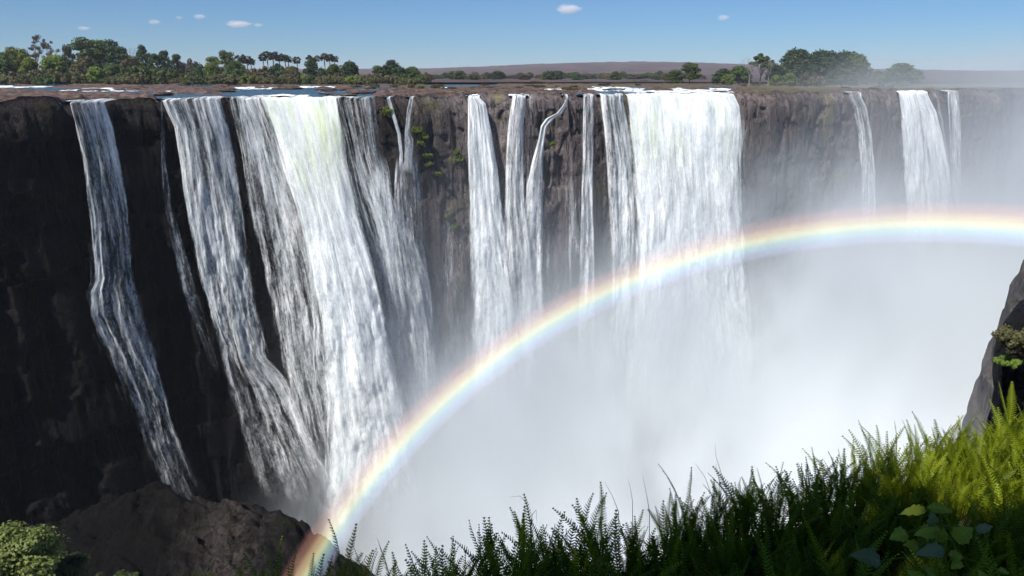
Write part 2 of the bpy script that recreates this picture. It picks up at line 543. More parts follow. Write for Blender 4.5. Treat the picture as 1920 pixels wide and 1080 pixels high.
# denser where the photo looks
wgt = 0.25 + 1.0 * ((xs_c[1:] > -90) & (xs_c[1:] < 130))
acc = np.concatenate([[0], np.cumsum(wgt * np.diff(sl))])
s_arr = np.interp(np.linspace(0, acc[-1], NS), acc, sl)
x_arr = np.interp(s_arr, sl, xs_c)
y_arr = wall_y(x_arr)
tx, ty = np.gradient(x_arr, s_arr), np.gradient(y_arr, s_arr)
kn = np.exp(-np.arange(-20, 21) ** 2 / 120.0)
kn /= kn.sum()
tx = np.convolve(np.pad(tx, 20, 'edge'), kn, 'valid')
ty = np.convolve(np.pad(ty, 20, 'edge'), kn, 'valid')
L_ = np.hypot(tx, ty)
nx_, ny_ = ty / L_, -tx / L_
rim_z = Z_RIM + 0.55 * fbm(s_arr * 0.12, 0, 0, 4, 3) + 0.3 * ridge(s_arr * 0.5, 0, 0, 3, 4) - 0.15 + 0.3 * sstep(-0.1, 0.1, vnoise(s_arr * 0.22, 0, 0, 6))
rim_z = rim_z * (1 - lip_mask(x_arr)) + (-4.1) * lip_mask(x_arr)
v = np.linspace(0, 1, NZ)
zg = rim_z[:, None] + (Z_FLOOR - rim_z[:, None]) * (v[None, :] ** 1.12)
Sg = s_arr[:, None] + 0 * zg
Xg = x_arr[:, None] + 0 * zg
D = wall_disp(Sg, Xg, zg)
D = np.where(D > 1.2, 1.2 + (D - 1.2) * 0.3, D) + batter(zg)
top_round = -0.9 * (1 - sstep(0, 1.6, rim_z[:, None] - zg))
D = D + top_round - 0.8
PX = x_arr[:, None] + nx_[:, None] * D
PY = y_arr[:, None] + ny_[:, None] * D
V = np.stack([PX, PY, zg], -1).reshape(-1, 3)
rock_shade_tone = np.interp(x_arr, [-60, -42, -20, -12, 0, 12, 60, 64, 120], [0.15, 0.17, 0.4, 2.0, 2.7, 1.3, 1.3, 1.8, 1.8])[:, None] * (1 - 0.35 * sstep(15, 60, Z_RIM - zg)) + 0 * zg  # tone along the wall: shade painted in at the left, darker further down
rock_shade_tone = rock_shade_tone + (0.25 + 0.35 * sstep(-25, -5, Xg)) * (1 - sstep(0.5, 6, Z_RIM - zg + 2.0 * fbm(Sg * 0.2, zg * 0.2, 0, 3, 77)))  # lighter along the rim
me = mesh_np("gorge_wall", V, grid_faces(NS, NZ)[:, ::-1], M_cliff, attrs={"rock_shade_tone": rock_shade_tone})
o = obj("cliff", me)
tag(o, "sheer dark basalt cliff behind the waterfalls", "cliff", kind="structure")
TOPX, TOPY, TOPZ = PX[:, 0].copy(), PY[:, 0].copy(), zg[:, 0].copy()

# ------------------------------------------------------------------ plateau behind the rim, river, far plain and hills
WATER = [  # ellipses in the photograph's pixels where the river shows (cx, cy, rx, ry)
    (60, 158, 150, 4), (40, 163.5, 60, 3), (130, 168, 100, 4), (215, 173, 110, 3.6), (345, 178, 66, 5),
    (395, 159, 60, 3), (350, 154, 30, 1.5), (560, 173, 150, 12), (700, 164, 60, 2.4), (650, 170, 60, 6),
    (862, 158, 70, 3.6), (840, 166, 22, 2.2), (895, 180, 22, 3), (1012, 161, 16, 1.6), (1036, 168, 20, 2.4),
    (972, 181, 30, 3), (1175, 168, 74, 6), (1290, 174, 105, 9), (1345, 163, 34, 3), (1105, 178, 56, 3.4), (1150, 186, 40, 6),
    (1605, 180, 26, 2.5), (1745, 177, 60, 2.6),
]
FOAM = [
    (25, 163, 60, 2.0), (195, 168, 48, 2.6), (150, 171, 60, 1.2), (230, 171, 60, 1.4), (345, 173, 48, 2.4), (480, 165, 60, 3.0), (600, 164, 60, 1.5), (520, 183, 70, 3),
    (840, 165, 22, 2.0), (1036, 168, 20, 2.2), (1140, 168, 60, 5), (1250, 171, 80, 5), (1340, 171, 40, 5), (972, 180, 26, 2.0), (1110, 181, 44, 2),
    (1345, 176, 40, 4), (1230, 181, 60, 3), (375, 155, 26, 1.2), (895, 181, 20, 2), (1605, 181, 26, 2), (1750, 178, 50, 2),
]


def blobs(px, py, L):
    m = np.zeros_like(px)
    for cx, cy_, rx, ry in L:
        q = ((px - cx) / rx) ** 2 + ((py - cy_) / ry) ** 2
        m = np.maximum(m, 1 - sstep(0.55, 1.35, q))
    return m


sel = np.arange(0, NS, 2)
NB = 260
tb = np.linspace(0, 1, NB)
back = 330.0 * tb ** 2.2
bx, by = TOPX[sel][:, None], TOPY[sel][:, None]
GX = bx + bx / 150.0 * 0.35 * back[None, :]
GY = by + back[None, :]
pxg, pyg = project(GX, GY, Z_RIM)
wn = blobs(pxg + 10 * fbm(GX * 0.08, GY * 0.03, 0, 3, 82), pyg + 1.6 * fbm(GX * 0.1, GY * 0.04, 0, 3, 81), WATER)
lipm = lip_mask(x_arr[sel])[:, None] * (1 - sstep(5, 16, back))[None, :]
wn = np.maximum(wn, lipm)
damp = np.minimum(1.0, (150.0 / GY)) ** 1.5
land = Z_RIM - 0.12 + damp * (0.6 * fbm(GX * 0.10, GY * 0.06, 0, 5, 91) + 0.45 * ridge(GX * 0.3, GY * 0.2, 0, 5, 95) + 0.5 * sstep(-0.08, 0.08, vnoise(GX * 0.12, GY * 0.25, 0, 96)) * (0.5 + 0.5 * vnoise(GX * 0.5, GY * 0.5, 0, 97)))
land = land + 0.0015 * np.maximum(GY - 260, 0)
GZ = land * (1 - wn) + (Z_RIVER - 0.7) * wn
GZ[:, 0] = TOPZ[sel]
blend = sstep(0.0, 2.5, back)[None, :]
GZ = GZ * blend + TOPZ[sel][:, None] * (1 - blend)
grass = 0.36 * sstep(640, 900, pxg) + 0.3 * sstep(1390, 1430, pxg) + 0.25 * sstep(190, 300, GY) + 0.08 + 0.35 * fbm(GX * 0.06, GY * 0.03, 0, 4, 83)
me = mesh_np("plateau", np.stack([GX, GY, GZ], -1).reshape(-1, 3), grid_faces(len(sel), NB), M_plateau, attrs={"grass": grass})
tag(obj("ground", me), "flat brown rock shelf and dry grass above the falls", "ground", kind="structure")

RX = GX[::2, :]
RY = GY[::2, :] * 1.0
rpx, rpy = project(RX, RY, Z_RIVER)
fo = blobs(rpx + 12 * fbm(RX * 0.1, RY * 0.06, 0, 3, 7), rpy + 1.2 * fbm(RX * 0.2, RY * 0.1, 0, 3, 8), FOAM)
fo = fo * 0.92
fo = np.maximum(fo, 0.45 * (lip_mask(x_arr[sel][::2])[:, None] * (1 - sstep(2, 7, back))[None, :]))
RZ = Z_RIVER + 0.10 * fbm(RX * 0.3, RY * 0.3, 0, 4, 99) + fo * (0.05 + 0.55 * np.abs(fbm(RX * 0.4, RY * 0.3, 0, 4, 98)))
# start a little behind the rim so that nothing sticks out over the drop
RX2 = RX.copy(); RY2 = RY.copy()
RY2 = RY2 + 0.9
me = mesh_np("river", np.stack([RX2, RY2, RZ], -1).reshape(-1, 3), grid_faces(*RX.shape), M_water, attrs={"foam": fo})
tag(obj("river", me), "shallow blue river with white rapids just above the falls", "river", kind="structure")


def plain_mat():
    k = NT("dry_bush_plain")
    o = k.obj()
    n = k.noise(o, 0.02, 8, 0.72)
    n2 = k.noise(o, 0.006, 5, 0.6)
    f = k.math('ADD', k.math('MULTIPLY', n, 0.7), k.math('MULTIPLY', n2, 0.3))
    col = k.ramp(f, [(0.38, (0.022, 0.018, 0.018)), (0.5, (0.062, 0.040, 0.038)), (0.62, (0.13, 0.078, 0.062))])
    return k.surf(k.n("ShaderNodeBsdfPrincipled", {"Base Color": col, "Roughness": 0.95, "Normal": k.bump(n, 1.0, 6.0)}).outputs[0])


M_plain = plain_mat()
ax = np.linspace(-1.25, 1.25, 420)
ry_ = np.geomspace(330, 6300, 200)
PXX = ax[:, None] * ry_[None, :]
PYY = ry_[None, :] + 0 * PXX
hx, hy = PXX / PYY, PYY
hpx = CX + hx * F / CT
ridge_h = np.interp(hpx, [-900, 300, 700, 800, 900, 1000, 1100, 1200, 1300, 1400, 1500, 1700, 1800, 2000, 3000], [30, 30, 34, 36, 44, 56, 64, 67, 63, 54, 44, 30, 26, 24, 24])
prof = sstep(900, 3300, PYY) * (1 - 0.55 * sstep(3400, 6000, PYY))
PZZ = -2.7 + ridge_h * prof * 0.86 + 2.5 * fbm(PXX * 0.01, PYY * 0.01, 0, 5, 120) * sstep(600, 2000, PYY) + 4 * np.abs(fbm(PXX * 0.05, PYY * 0.05, 0, 3, 125)) * sstep(1200, 3000, PYY)
me = mesh_np("hills", np.stack([PXX, PYY, PZZ], -1).reshape(-1, 3), grid_faces(*PXX.shape)[:, ::-1], M_plain)
tag(obj("hills", me), "long low reddish-purple bush hill on the horizon", "hill", kind="structure")

fl = np.array([[-400, -60, Z_FLOOR], [600, -60, Z_FLOOR], [600, 400, Z_FLOOR], [-400, 400, Z_FLOOR]], float)
me = mesh_np("gorge_floor", fl, np.array([[0, 1, 2, 3]]), M_spur, smooth=False, attrs={"rock_shade_tone": np.ones(4)})
tag(obj("gorge_floor", me), "dark floor of the gorge under the mist", "ground", kind="structure")


# ------------------------------------------------------------------ waterfalls: each curtain a thing
def build_fall(i, f_):
    e = np.array(f_["e"], float)
    th, leap, bill = f_["th"], f_["leap"], f_["bill"]
    rs = 1000 + i * 37

    def off(z):
        d = np.maximum(Z_RIM - z, 0)
        return 2.0 + batter(z) + leap * np.sqrt(2 * d / 9.8) * 0.72

    top_fall = e[0, 0] < 200
    py = np.linspace(e[0, 0], e[-1, 0], 400)
    xl = np.interp(py, e[:, 0], e[:, 1])
    xr = np.interp(py, e[:, 0], e[:, 2])
    Lx, Ly, Lz = on_wall(xl, py, off)
    Rx, Ry, Rz = on_wall(xr, py, off)
    width = float(np.mean(np.hypot(Rx - Lx, Ry - Ly)))
    nu = int(np.clip(width / 0.16, 10, 190))
    z0 = -3.75 if top_fall else float((Lz[0] + Rz[0]) / 2)
    z1 = float((Lz[-1] + Rz[-1]) / 2)
    nz = int((z0 - z1) / 0.2)
    z = z0 - (z0 - z1) * np.linspace(0, 1, nz)
    xL = np.interp(-z, -Lz, Lx)
    xR = np.interp(-z, -Rz, Rx)
    total = z0 - z1
    VV, QQ, AT, UVs, base_i = [], [], {"edge": [], "fade": [], "dens": [], "green": []}, [], 0
    for lay in ((0, 1, 2) if width > 5 else (0, 1) if width > 1.6 else (0,)):
        rl = rs + lay * 500
        ext = (0.06, 0.10, 0.16)[lay]
        u = np.linspace(-ext, 1 + ext, nu)
        U, ZG = np.meshgrid(u, z, indexing="ij")
        d = z0 - ZG
        grow = sstep(0, 45, d)
        X = xL[None, :] + (xR - xL)[None, :] * U
        um = (U - 0.5) * width
        O = off(ZG) + lay * (0.5 + 1.5 * grow * min(1.0, bill))
        st = ridge(um * 0.55 + 0.8 * fbm(um * 0.2, ZG * 0.03, 0, 2, rl), ZG * 0.03, 0, 3, rl + 1) * (0.22 + 0.35 * grow)
        bl = fbm(um * 0.22, ZG * 0.10, i + lay, 4, rl + 2) * bill * (0.15 + 1.0 * grow)
        cl = fbm(um * 0.6, ZG * 0.15, i, 5, rl + 3) * (0.25 + 0.75 * grow) * min(1.0, bill + 0.2) * 1.1
        fine = fbm(um * 1.8, ZG * 0.5, i, 3, rl + 4) * 0.12
        O = O + st + bl + cl + fine
        if th > 0.3:
            O = O - 1.2 * np.abs(2 * U - 1) ** 4 * min(1.0, width / 8)
        PYf = wall_y(X) - O
        lipw = (0.5 * fbm(um * 0.5, 0, i, 4, rs + 21) + 0.25 * fbm(um * 2.0, 0, i, 3, rs + 22)) * (1 - sstep(0, 4, d)) if top_fall else 0 * d
        main = np.stack([X, PYf + 1.4 * lipw, ZG + 0.45 * lipw], -1)
        ZV = ZG
        if top_fall and lay == 0:
            nb = 14
            tt = np.linspace(1, 1 / nb, nb)
            back_ = []
            for q in tt:
                p = main[:, 0, :].copy()
                p[:, 1] += 3.6 * q ** 1.2 + 0.05
                p[:, 2] = p[:, 2] + 0.30 * (1 - (1 - q) ** 3) + 0.08 * fbm(p[:, 0] * 1.2, p[:, 1] * 1.2, 0, 3, rs + 9)
                back_.append(p)
            P = np.concatenate([np.stack(back_, 1), main], 1)
            d = np.concatenate([np.zeros((nu, nb)), d], 1)
            U = np.concatenate([U[:, :1].repeat(nb, 1), U], 1)
            ZV = np.concatenate([z0 + 0.25 * np.linspace(nb, 1, nb)[None, :].repeat(nu, 0), ZG], 1)
            um = (U - 0.5) * width
        else:
            P = main
        g2 = sstep(0, 45, d)
        wpx = np.minimum(U + ext, 1 + ext - U) * width
        feather = 0.25 + (0.35 + 2.6 * g2 * min(1.0, bill)) * min(1.0, width / 9)
        edge = sstep(0, 1, wpx / feather)
        fade = 1 - sstep(f_.get('fd', 0.80), 1.0, d / total + 0.05 * fbm(um * 0.5, ZV * 0.1, 0, 3, rl + 11))
        dens = 0.42 * fbm(um * 0.3, ZV * 0.035, 0, 4, rl + 7) - 0.12 * sstep(25, 70, d)
        if bill > 2:
            dens = dens + 0.25 * g2
        if not top_fall:
            fade = fade * sstep(0.3, 4.5, d + 2.5 * fbm(um * 0.6, 0, 0, 3, rl + 15))
        if lay:
            fade = fade * sstep(1.5, 10, d)
            dens = dens - (0.62 + 0.28 * lay) + 0.55 * fbm(um * 0.16, ZV * 0.06, 0, 4, rl + 12) + 0.2 * g2
        green = (1 - sstep(4, 22, d)) * sstep(-0.2, 0.6, fbm(U * 3, d * 0.08, 0, 3, rs + 8) + 0.3)
        VV.append(P.reshape(-1, 3))
        QQ.append(grid_faces(nu, P.shape[1])[:, ::-1] + base_i)
        base_i += nu * P.shape[1]
        for kk, vv in (("edge", edge), ("fade", fade), ("dens", dens), ("green", green)):
            AT[kk].append((vv + 0 * ZV).ravel())
        UVs.append(np.stack([um + i * 31.7 + lay * 53.1, ZV + lay * 17.0], -1).reshape(-1, 2))
    M = fall_mat("white_water", th, green=f_.get("green", 0.0))
    me = mesh_np("waterfall", np.concatenate(VV), np.concatenate(QQ), M,
                 attrs={kk: np.concatenate(vv) for kk, vv in AT.items()}, uv=np.concatenate(UVs))
    o = obj("waterfall", me)
    tag(o, f_["label"], "waterfall", "waterfalls over the gorge wall")
    return o


for i_, f_ in enumerate(FALLS):
    build_fall(i_, f_)

# ------------------------------------------------------------------ rock masses nearer the viewer
def spur():
    nx, ny = 420, 330
    x = np.linspace(-112, 6, nx)
    y = np.linspace(22, 100, ny)
    X, Y = np.meshgrid(x, y, indexing="ij")
    # crest heights given as the pixel row of the skyline at Y = 66
    cpx = np.array([-300, 0, 90, 180, 235, 272, 300, 350, 400, 440, 480, 500, 530, 555, 590, 612, 640, 660, 700, 740, 800, 900])
    cpy = np.array([1010, 1000, 985, 962, 934, 921, 924, 938, 940, 934, 938, 956, 957, 972, 1000, 1022, 1046, 1062, 1100, 1150, 1220, 1300])
    cx, cz = [], []
    for a, b in zip(cpx, cpy):
        p = at_y(a, b, 66.0)
        cx.append(p.x)
        cz.append(p.z)
    crest = np.interp(X, cx, cz)
    yc = 66 + 2.5 * fbm(X * 0.08, 0, 0, 3, 201)
    d = Y - yc
    front = np.maximum(-d, 0)
    backd = np.maximum(d, 0)
    Z = crest - 0.62 * front - 0.010 * front ** 2 - 1.1 * backd - 0.02 * backd ** 2
    Z += (1.6 * fbm(X * 0.12, Y * 0.12, 0, 6, 203) + 1.6 * ridge(X * 0.09 + Y * 0.05, Y * 0.12 - X * 0.03, 0, 5, 205) - 0.5) * sstep(0, 5, np.abs(d) + 0.9)
    Z += 0.45 * ridge(X * 0.5, Y * 0.5, 0, 4, 207)
    Z += 1.1 * sstep(-0.07, 0.07, vnoise(X * 0.17 + Y * 0.05, Y * 0.2, 0, 211)) * sstep(0, 3, np.abs(d) + 0.5) + 0.8 * sstep(-0.07, 0.07, vnoise(X * 0.45, Y * 0.45 + X * 0.2, 0, 212)) + 0.4 * sstep(-0.07, 0.07, vnoise(X * 1.1, Y * 0.9 - X * 0.3, 0, 214))
    Z -= 0.8
    # near-side talus at the left rising towards the camera's own cliff
    Z = np.maximum(Z, -66 - 0.3 * (Y - 30) + 6 * fbm(X * 0.05, Y * 0.05, 0, 3, 209) + 0.25 * (-X - 30))
    Z = np.maximum(Z, Z_FLOOR - 2)
    q = grid_faces(nx, ny)[:, ::-1]
    shade_tone = 0.14 + 0.86 * sstep(-37, -26, X + 3 * fbm(X * 0.2, Y * 0.2, 0, 3, 213))  # shadow on the outcrop's left side put into its rock tone
    return mesh_np("rock_spur", np.stack([X, Y, Z], -1).reshape(-1, 3), q, M_spur, attrs={"rock_shade_tone": shade_tone})


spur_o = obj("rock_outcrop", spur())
tag(spur_o, "dark lumpy rock outcrop at the foot of the left falls", "rock", kind="structure")


def headland(name, edge, Y0, Y1, seed, mat, amp=0.8):
    """a cliff of the viewer's own side: left outline given as pixels at depth Y0; it runs back and to the right"""
    pts = [at_y(a, b, Y0) for a, b in edge]
    zs = np.array([p.z for p in pts][::-1])
    xs = np.array([p.x for p in pts][::-1])
    nu, nv = 170, 240
    u = np.linspace(-0.35, 1.0, nu)
    z = np.linspace(zs.max(), zs.min(), nv)
    U, Z = np.meshgrid(u, z, indexing="ij")
    xe = np.interp(Z, zs, xs)
    # u<0: the side that faces the viewer, turning away to the right; u>0: the side facing the gorge, running away
    R = Y1 - Y0
    Y = Y0 + np.where(U > 0, U * R, U * 0.22 * R)
    X = xe + np.where(U > 0, (U ** 1.4) * R * 1.0, ((-U) ** 0.8) * R * 0.9)
    n = amp * (fbm(Y * 0.35 + X * 0.2, Z * 0.22, 0, 5, seed) + 0.6 * ridge(Y * 0.5, Z * 0.10, X * 0.3, 4, seed + 3) + 0.5 * (((Z + fbm(Y * 0.1, X * 0.1, 0, 2, seed)) * 0.35) % 1.0))
    X = X - n * 0.68
    Y = Y - n * 0.4
    V = np.stack([X, Y, Z], -1)
    # cap running inland
    cap = V[:, :1, :].repeat(12, 1)
    t = np.linspace(1, 0, 13)[:-1][None, :]
    cap = cap.copy()
    cap[:, :, 0] += t * 26
    cap[:, :, 2] += 0.9 * fbm(cap[:, :, 0] * 0.3, cap[:, :, 1] * 0.3, 0, 3, seed + 9) * (t > 0) + t * 3
    V = np.concatenate([cap, V], 1)
    return mesh_np(name, V.reshape(-1, 3), grid_faces(nu, V.shape[1]), mat, attrs={"rock_shade_tone": np.full(V.shape[:2], 0.7)})


h1 = obj("rock_buttress", headland("headland_cliff", [(2080, 300), (1985, 440), (1940, 500), (1922, 520), (1910, 552), (1904, 563), (1894, 572), (1893, 580), (1888, 596), (1880, 620), (1868, 655), (1862, 682), (1852, 690), (1845, 700), (1840, 730), (1830, 760), (1822, 775), (1815, 795), (1806, 830), (1790, 900), (1760, 1000), (1720, 1150)], 46, 78, 301, M_head, 0.55))
h1.location = (1.0, 0, -1.0)
h2 = obj("rock_buttress", headland("brushy_cliff", [(2200, 500), (1960, 600), (1928, 622), (1902, 650), (1888, 680), (1884, 720), (1886, 750), (1880, 780), (1876, 820), (1868, 900), (1850, 1000), (1830, 1150)], 16, 23, 331, M_spur, 0.35))
tag(h2, "dark brushy rock shoulder in front of the grey buttress at the right edge", "cliff", kind="structure")
tag(h1, "grey rock buttress of the near rim jutting in at the right edge", "cliff", kind="structure")

# ------------------------------------------------------------------ foliage builders
def leaf_quads(c, n, R, size, rs, flat=0.0, up=0.3, shell=0.55):
    """n leaf clumps spread through a lobe of radius R (vector) round c; returns verts, faces, tone"""
    d = rs.normal(size=(n, 3))
    d /= np.linalg.norm(d, axis=1)[:, None]
    rad = shell + (1 - shell) * rs.random(n) ** 0.7
    rad = rad * (0.85 + 0.3 * rs.random(n))
    p = c + d * rad[:, None] * R
    nrm = d + rs.normal(size=(n, 3)) * 0.55 + np.array([0, 0, up])
    nrm /= np.linalg.norm(nrm, axis=1)[:, None]
    a = np.cross(nrm, rs.normal(size=(n, 3)))
    a /= np.linalg.norm(a, axis=1)[:, None]
    b = np.cross(nrm, a)
    s = size * (0.55 + 0.9 * rs.random(n))[:, None]
    w = 0.62 + 0.3 * rs.random(n)[:, None]
    v = np.stack([p - a * s, p + b * s * w, p + a * s, p - b * s * w], 1)
    return v


def join_quads(vs):
    v = np.concatenate(vs, 0)
    n = len(v)
    return v.reshape(-1, 3), np.arange(n * 4).reshape(n, 4)


def tube(pts, rad, sides=7):
    pts = [Vector(p) for p in pts]
    V, Q = [], []
    for i, p in enumerate(pts):
        t = (pts[min(i + 1, len(pts) - 1)] - pts[max(i - 1, 0)]).normalized()
        a = t.cross(Vector((0.31, 0.95, 0.05))).normalized()
        b = t.cross(a)
        for j in range(sides):
            q = 2 * math.pi * j / sides
            V.append((p + (a * math.cos(q) + b * math.sin(q)) * rad[i])[:])
    for i in range(len(pts) - 1):
        for j in range(sides):
            Q.append((i * sides + j, i * sides + (j + 1) % sides, (i + 1) * sides + (j + 1) % sides, (i + 1) * sides + j))
    return np.array(V), np.array(Q)


def merge(parts):
    V, Q, o_ = [], [], 0
    for v, q in parts:
        V.append(v)
        Q.append(q + o_)
        o_ += len(v)
    return np.concatenate(V), np.concatenate(Q)


def crown_mesh(name, kind, seed, mat):
    """unit crown: stands in x,y -1..1 and z 0..1"""
    rs = np.random.RandomState(seed)
    lobes = []
    A = {'round': 2.0, 'tall': 2.4, 'umbrella': 2.4, 'sparse': 2.8, 'scrub': 1.0}[kind]
    if kind == "round":        # dome to the ground
        for _ in range(64):
            q = rs.random() * 6.283
            h = rs.random() ** 0.68
            r = math.sqrt(max(0.05, 1 - h ** 2.2)) * (0.35 + 0.55 * rs.random())
            lobes.append((r * math.cos(q) * 0.8, r * math.sin(q) * 0.8, 0.08 + h * 0.74, 0.18 + 0.16 * rs.random()))
        dens, size = 110, 0.042
    elif kind == "tall":       # irregular, clumps on limbs, gaps between
        for _ in range(54):
            q = rs.random() * 6.283
            h = rs.random()
            r = (0.3 + 0.7 * math.sin(math.pi * min(1, h * 0.75 + 0.2))) * rs.random() ** 0.5
            lobes.append((r * math.cos(q) * 0.78, r * math.sin(q) * 0.78, 0.2 + h * 0.68, 0.16 + 0.18 * rs.random()))
        dens, size = 120, 0.040
    elif kind == "umbrella":
        for _ in range(34):
            q = rs.random() * 6.283
            r = rs.random() ** 0.55
            lobes.append((r * math.cos(q) * 0.84, r * math.sin(q) * 0.84, 0.62 + 0.26 * (1 - r * r) * rs.random() + 0.06 * rs.random() - 0.16 * r, 0.11 + 0.1 * rs.random()))
        dens, size = 120, 0.038
    elif kind == "sparse":     # thin brownish crown on visible twigs
        for _ in range(30):
            q = rs.random() * 6.283
            h = rs.random()
            r = rs.random() ** 0.5 * (0.5 + 0.5 * math.sin(math.pi * h))
            lobes.append((r * math.cos(q) * 0.85, r * math.sin(q) * 0.85, 0.3 + 0.62 * h, 0.10 + 0.12 * rs.random()))
        dens, size = 75, 0.028
    else:                       # "scrub": low, wide, ragged
        for _ in range(44):
            q = rs.random() * 6.283
            r = rs.random() ** 0.5
            lobes.append((r * math.cos(q) * 0.86, r * math.sin(q) * 0.86, 0.10 + 0.62 * rs.random() * (1 - 0.5 * r), 0.12 + 0.12 * rs.random()))
        dens, size = 80, 0.040
    vs, tone = [], []
    for (x, y, z, r) in lobes:
        n = int(dens * (0.7 + 0.6 * rs.random()))
        v = leaf_quads(np.array([x, y, z * A]), n, np.array([r, r, r * 0.72]), size * 1.15, rs)
        vs.append(v)
        tone.append(np.clip(np.full(n * 4, rs.random()) + np.repeat(rs.normal(size=n) * 0.12, 4), 0, 1))
    V_, Q_ = join_quads(vs)
    V_[:, 2] = np.maximum(V_[:, 2], 0.0)
    top = V_[:, 2].max()
    V_[:, 2] /= top
    return mesh_np(name, V_, Q_, mat, smooth=False, attrs={"tone": np.concatenate(tone)}), lobes, top / A


def trunk_mesh(name, lobes, top, seed, mat, h0=0.0, thick=0.035):
    rs = np.random.RandomState(seed)
    parts = []
    fork = 0.28
    parts.append(tube([(0, 0, -0.05), (0.02, 0.01, 0.12), (0.0, 0.02, fork)], [thick * 1.5, thick, thick * 0.85]))
    for (x, y, z, r) in lobes[::3]:
        z = z / top
        m = Vector((x * 0.45, y * 0.45, fork + (z - fork) * 0.6))
        parts.append(tube([(0.0, 0.02, fork * 0.9), m, (x, y, z)], [thick * 0.6, thick * 0.38, thick * 0.12], 5))
    return mesh_np(name, *merge(parts), mat)


LM = {
    "dark": leaf_mat("dark_leaves", (0.012, 0.028, 0.010), (0.05, 0.085, 0.025), 0.2),
    "green": leaf_mat("mid_green_leaves", (0.03, 0.055, 0.014), (0.11, 0.15, 0.035), 0.25),
    "lime": leaf_mat("lime_leaves", (0.07, 0.11, 0.016), (0.21, 0.26, 0.04), 0.3),
    "olive": leaf_mat("olive_leaves", (0.045, 0.05, 0.02), (0.16, 0.145, 0.06), 0.25),
    "brown": leaf_mat("brown_twigs", (0.045, 0.035, 0.028), (0.12, 0.085, 0.06), 0.15),
    "palm": leaf_mat("palm_leaves", (0.03, 0.035, 0.018), (0.10, 0.09, 0.05), 0.15),
}
SHAPE = {"dark": "tall", "green": "round", "lime": "round", "olive": "scrub", "brown": "sparse", "umbrella": "umbrella"}
PROTO = {}


def get_proto(tint, shape, var):
    key = (tint, shape, var)
    if key not in PROTO:
        sd = hash((len(tint) * 7 + ord(tint[0]) * 3 + len(shape) * 11 + ord(shape[0]), var)) % 9973
        cm, lobes, top = crown_mesh("crown", shape, sd, LM[tint])
        tm = trunk_mesh("trunk", lobes, top, sd + 1, M_bark_pale if tint == "brown" else M_bark)
        PROTO[key] = (cm, tm)
    return PROTO[key]


_rt = random.Random(12)


def plant_tree(name, px, yt, yb, hw, tint, shape, label, cat, group=None, parts=True, zb=None):
    zb = -3.25 if zb is None else zb
    yb = max(yb, 147.2)
    p = at_z(px, yb, zb)
    p.z = zb
    dcam = p.y * CT - p.z * ST
    h = at_y(px, yt, p.y).z - zb
    w = hw * 1.18 / F * dcam
    cm, tm = get_proto(tint, shape, _rt.randrange(3))
    e = empty(name, p)
    e.rotation_euler.z = _rt.random() * 6.28
    e.scale = (w, w, h)
    obj("crown", cm, e)
    obj("trunk", tm, e)
    tag(e, label, cat, group)
    return e


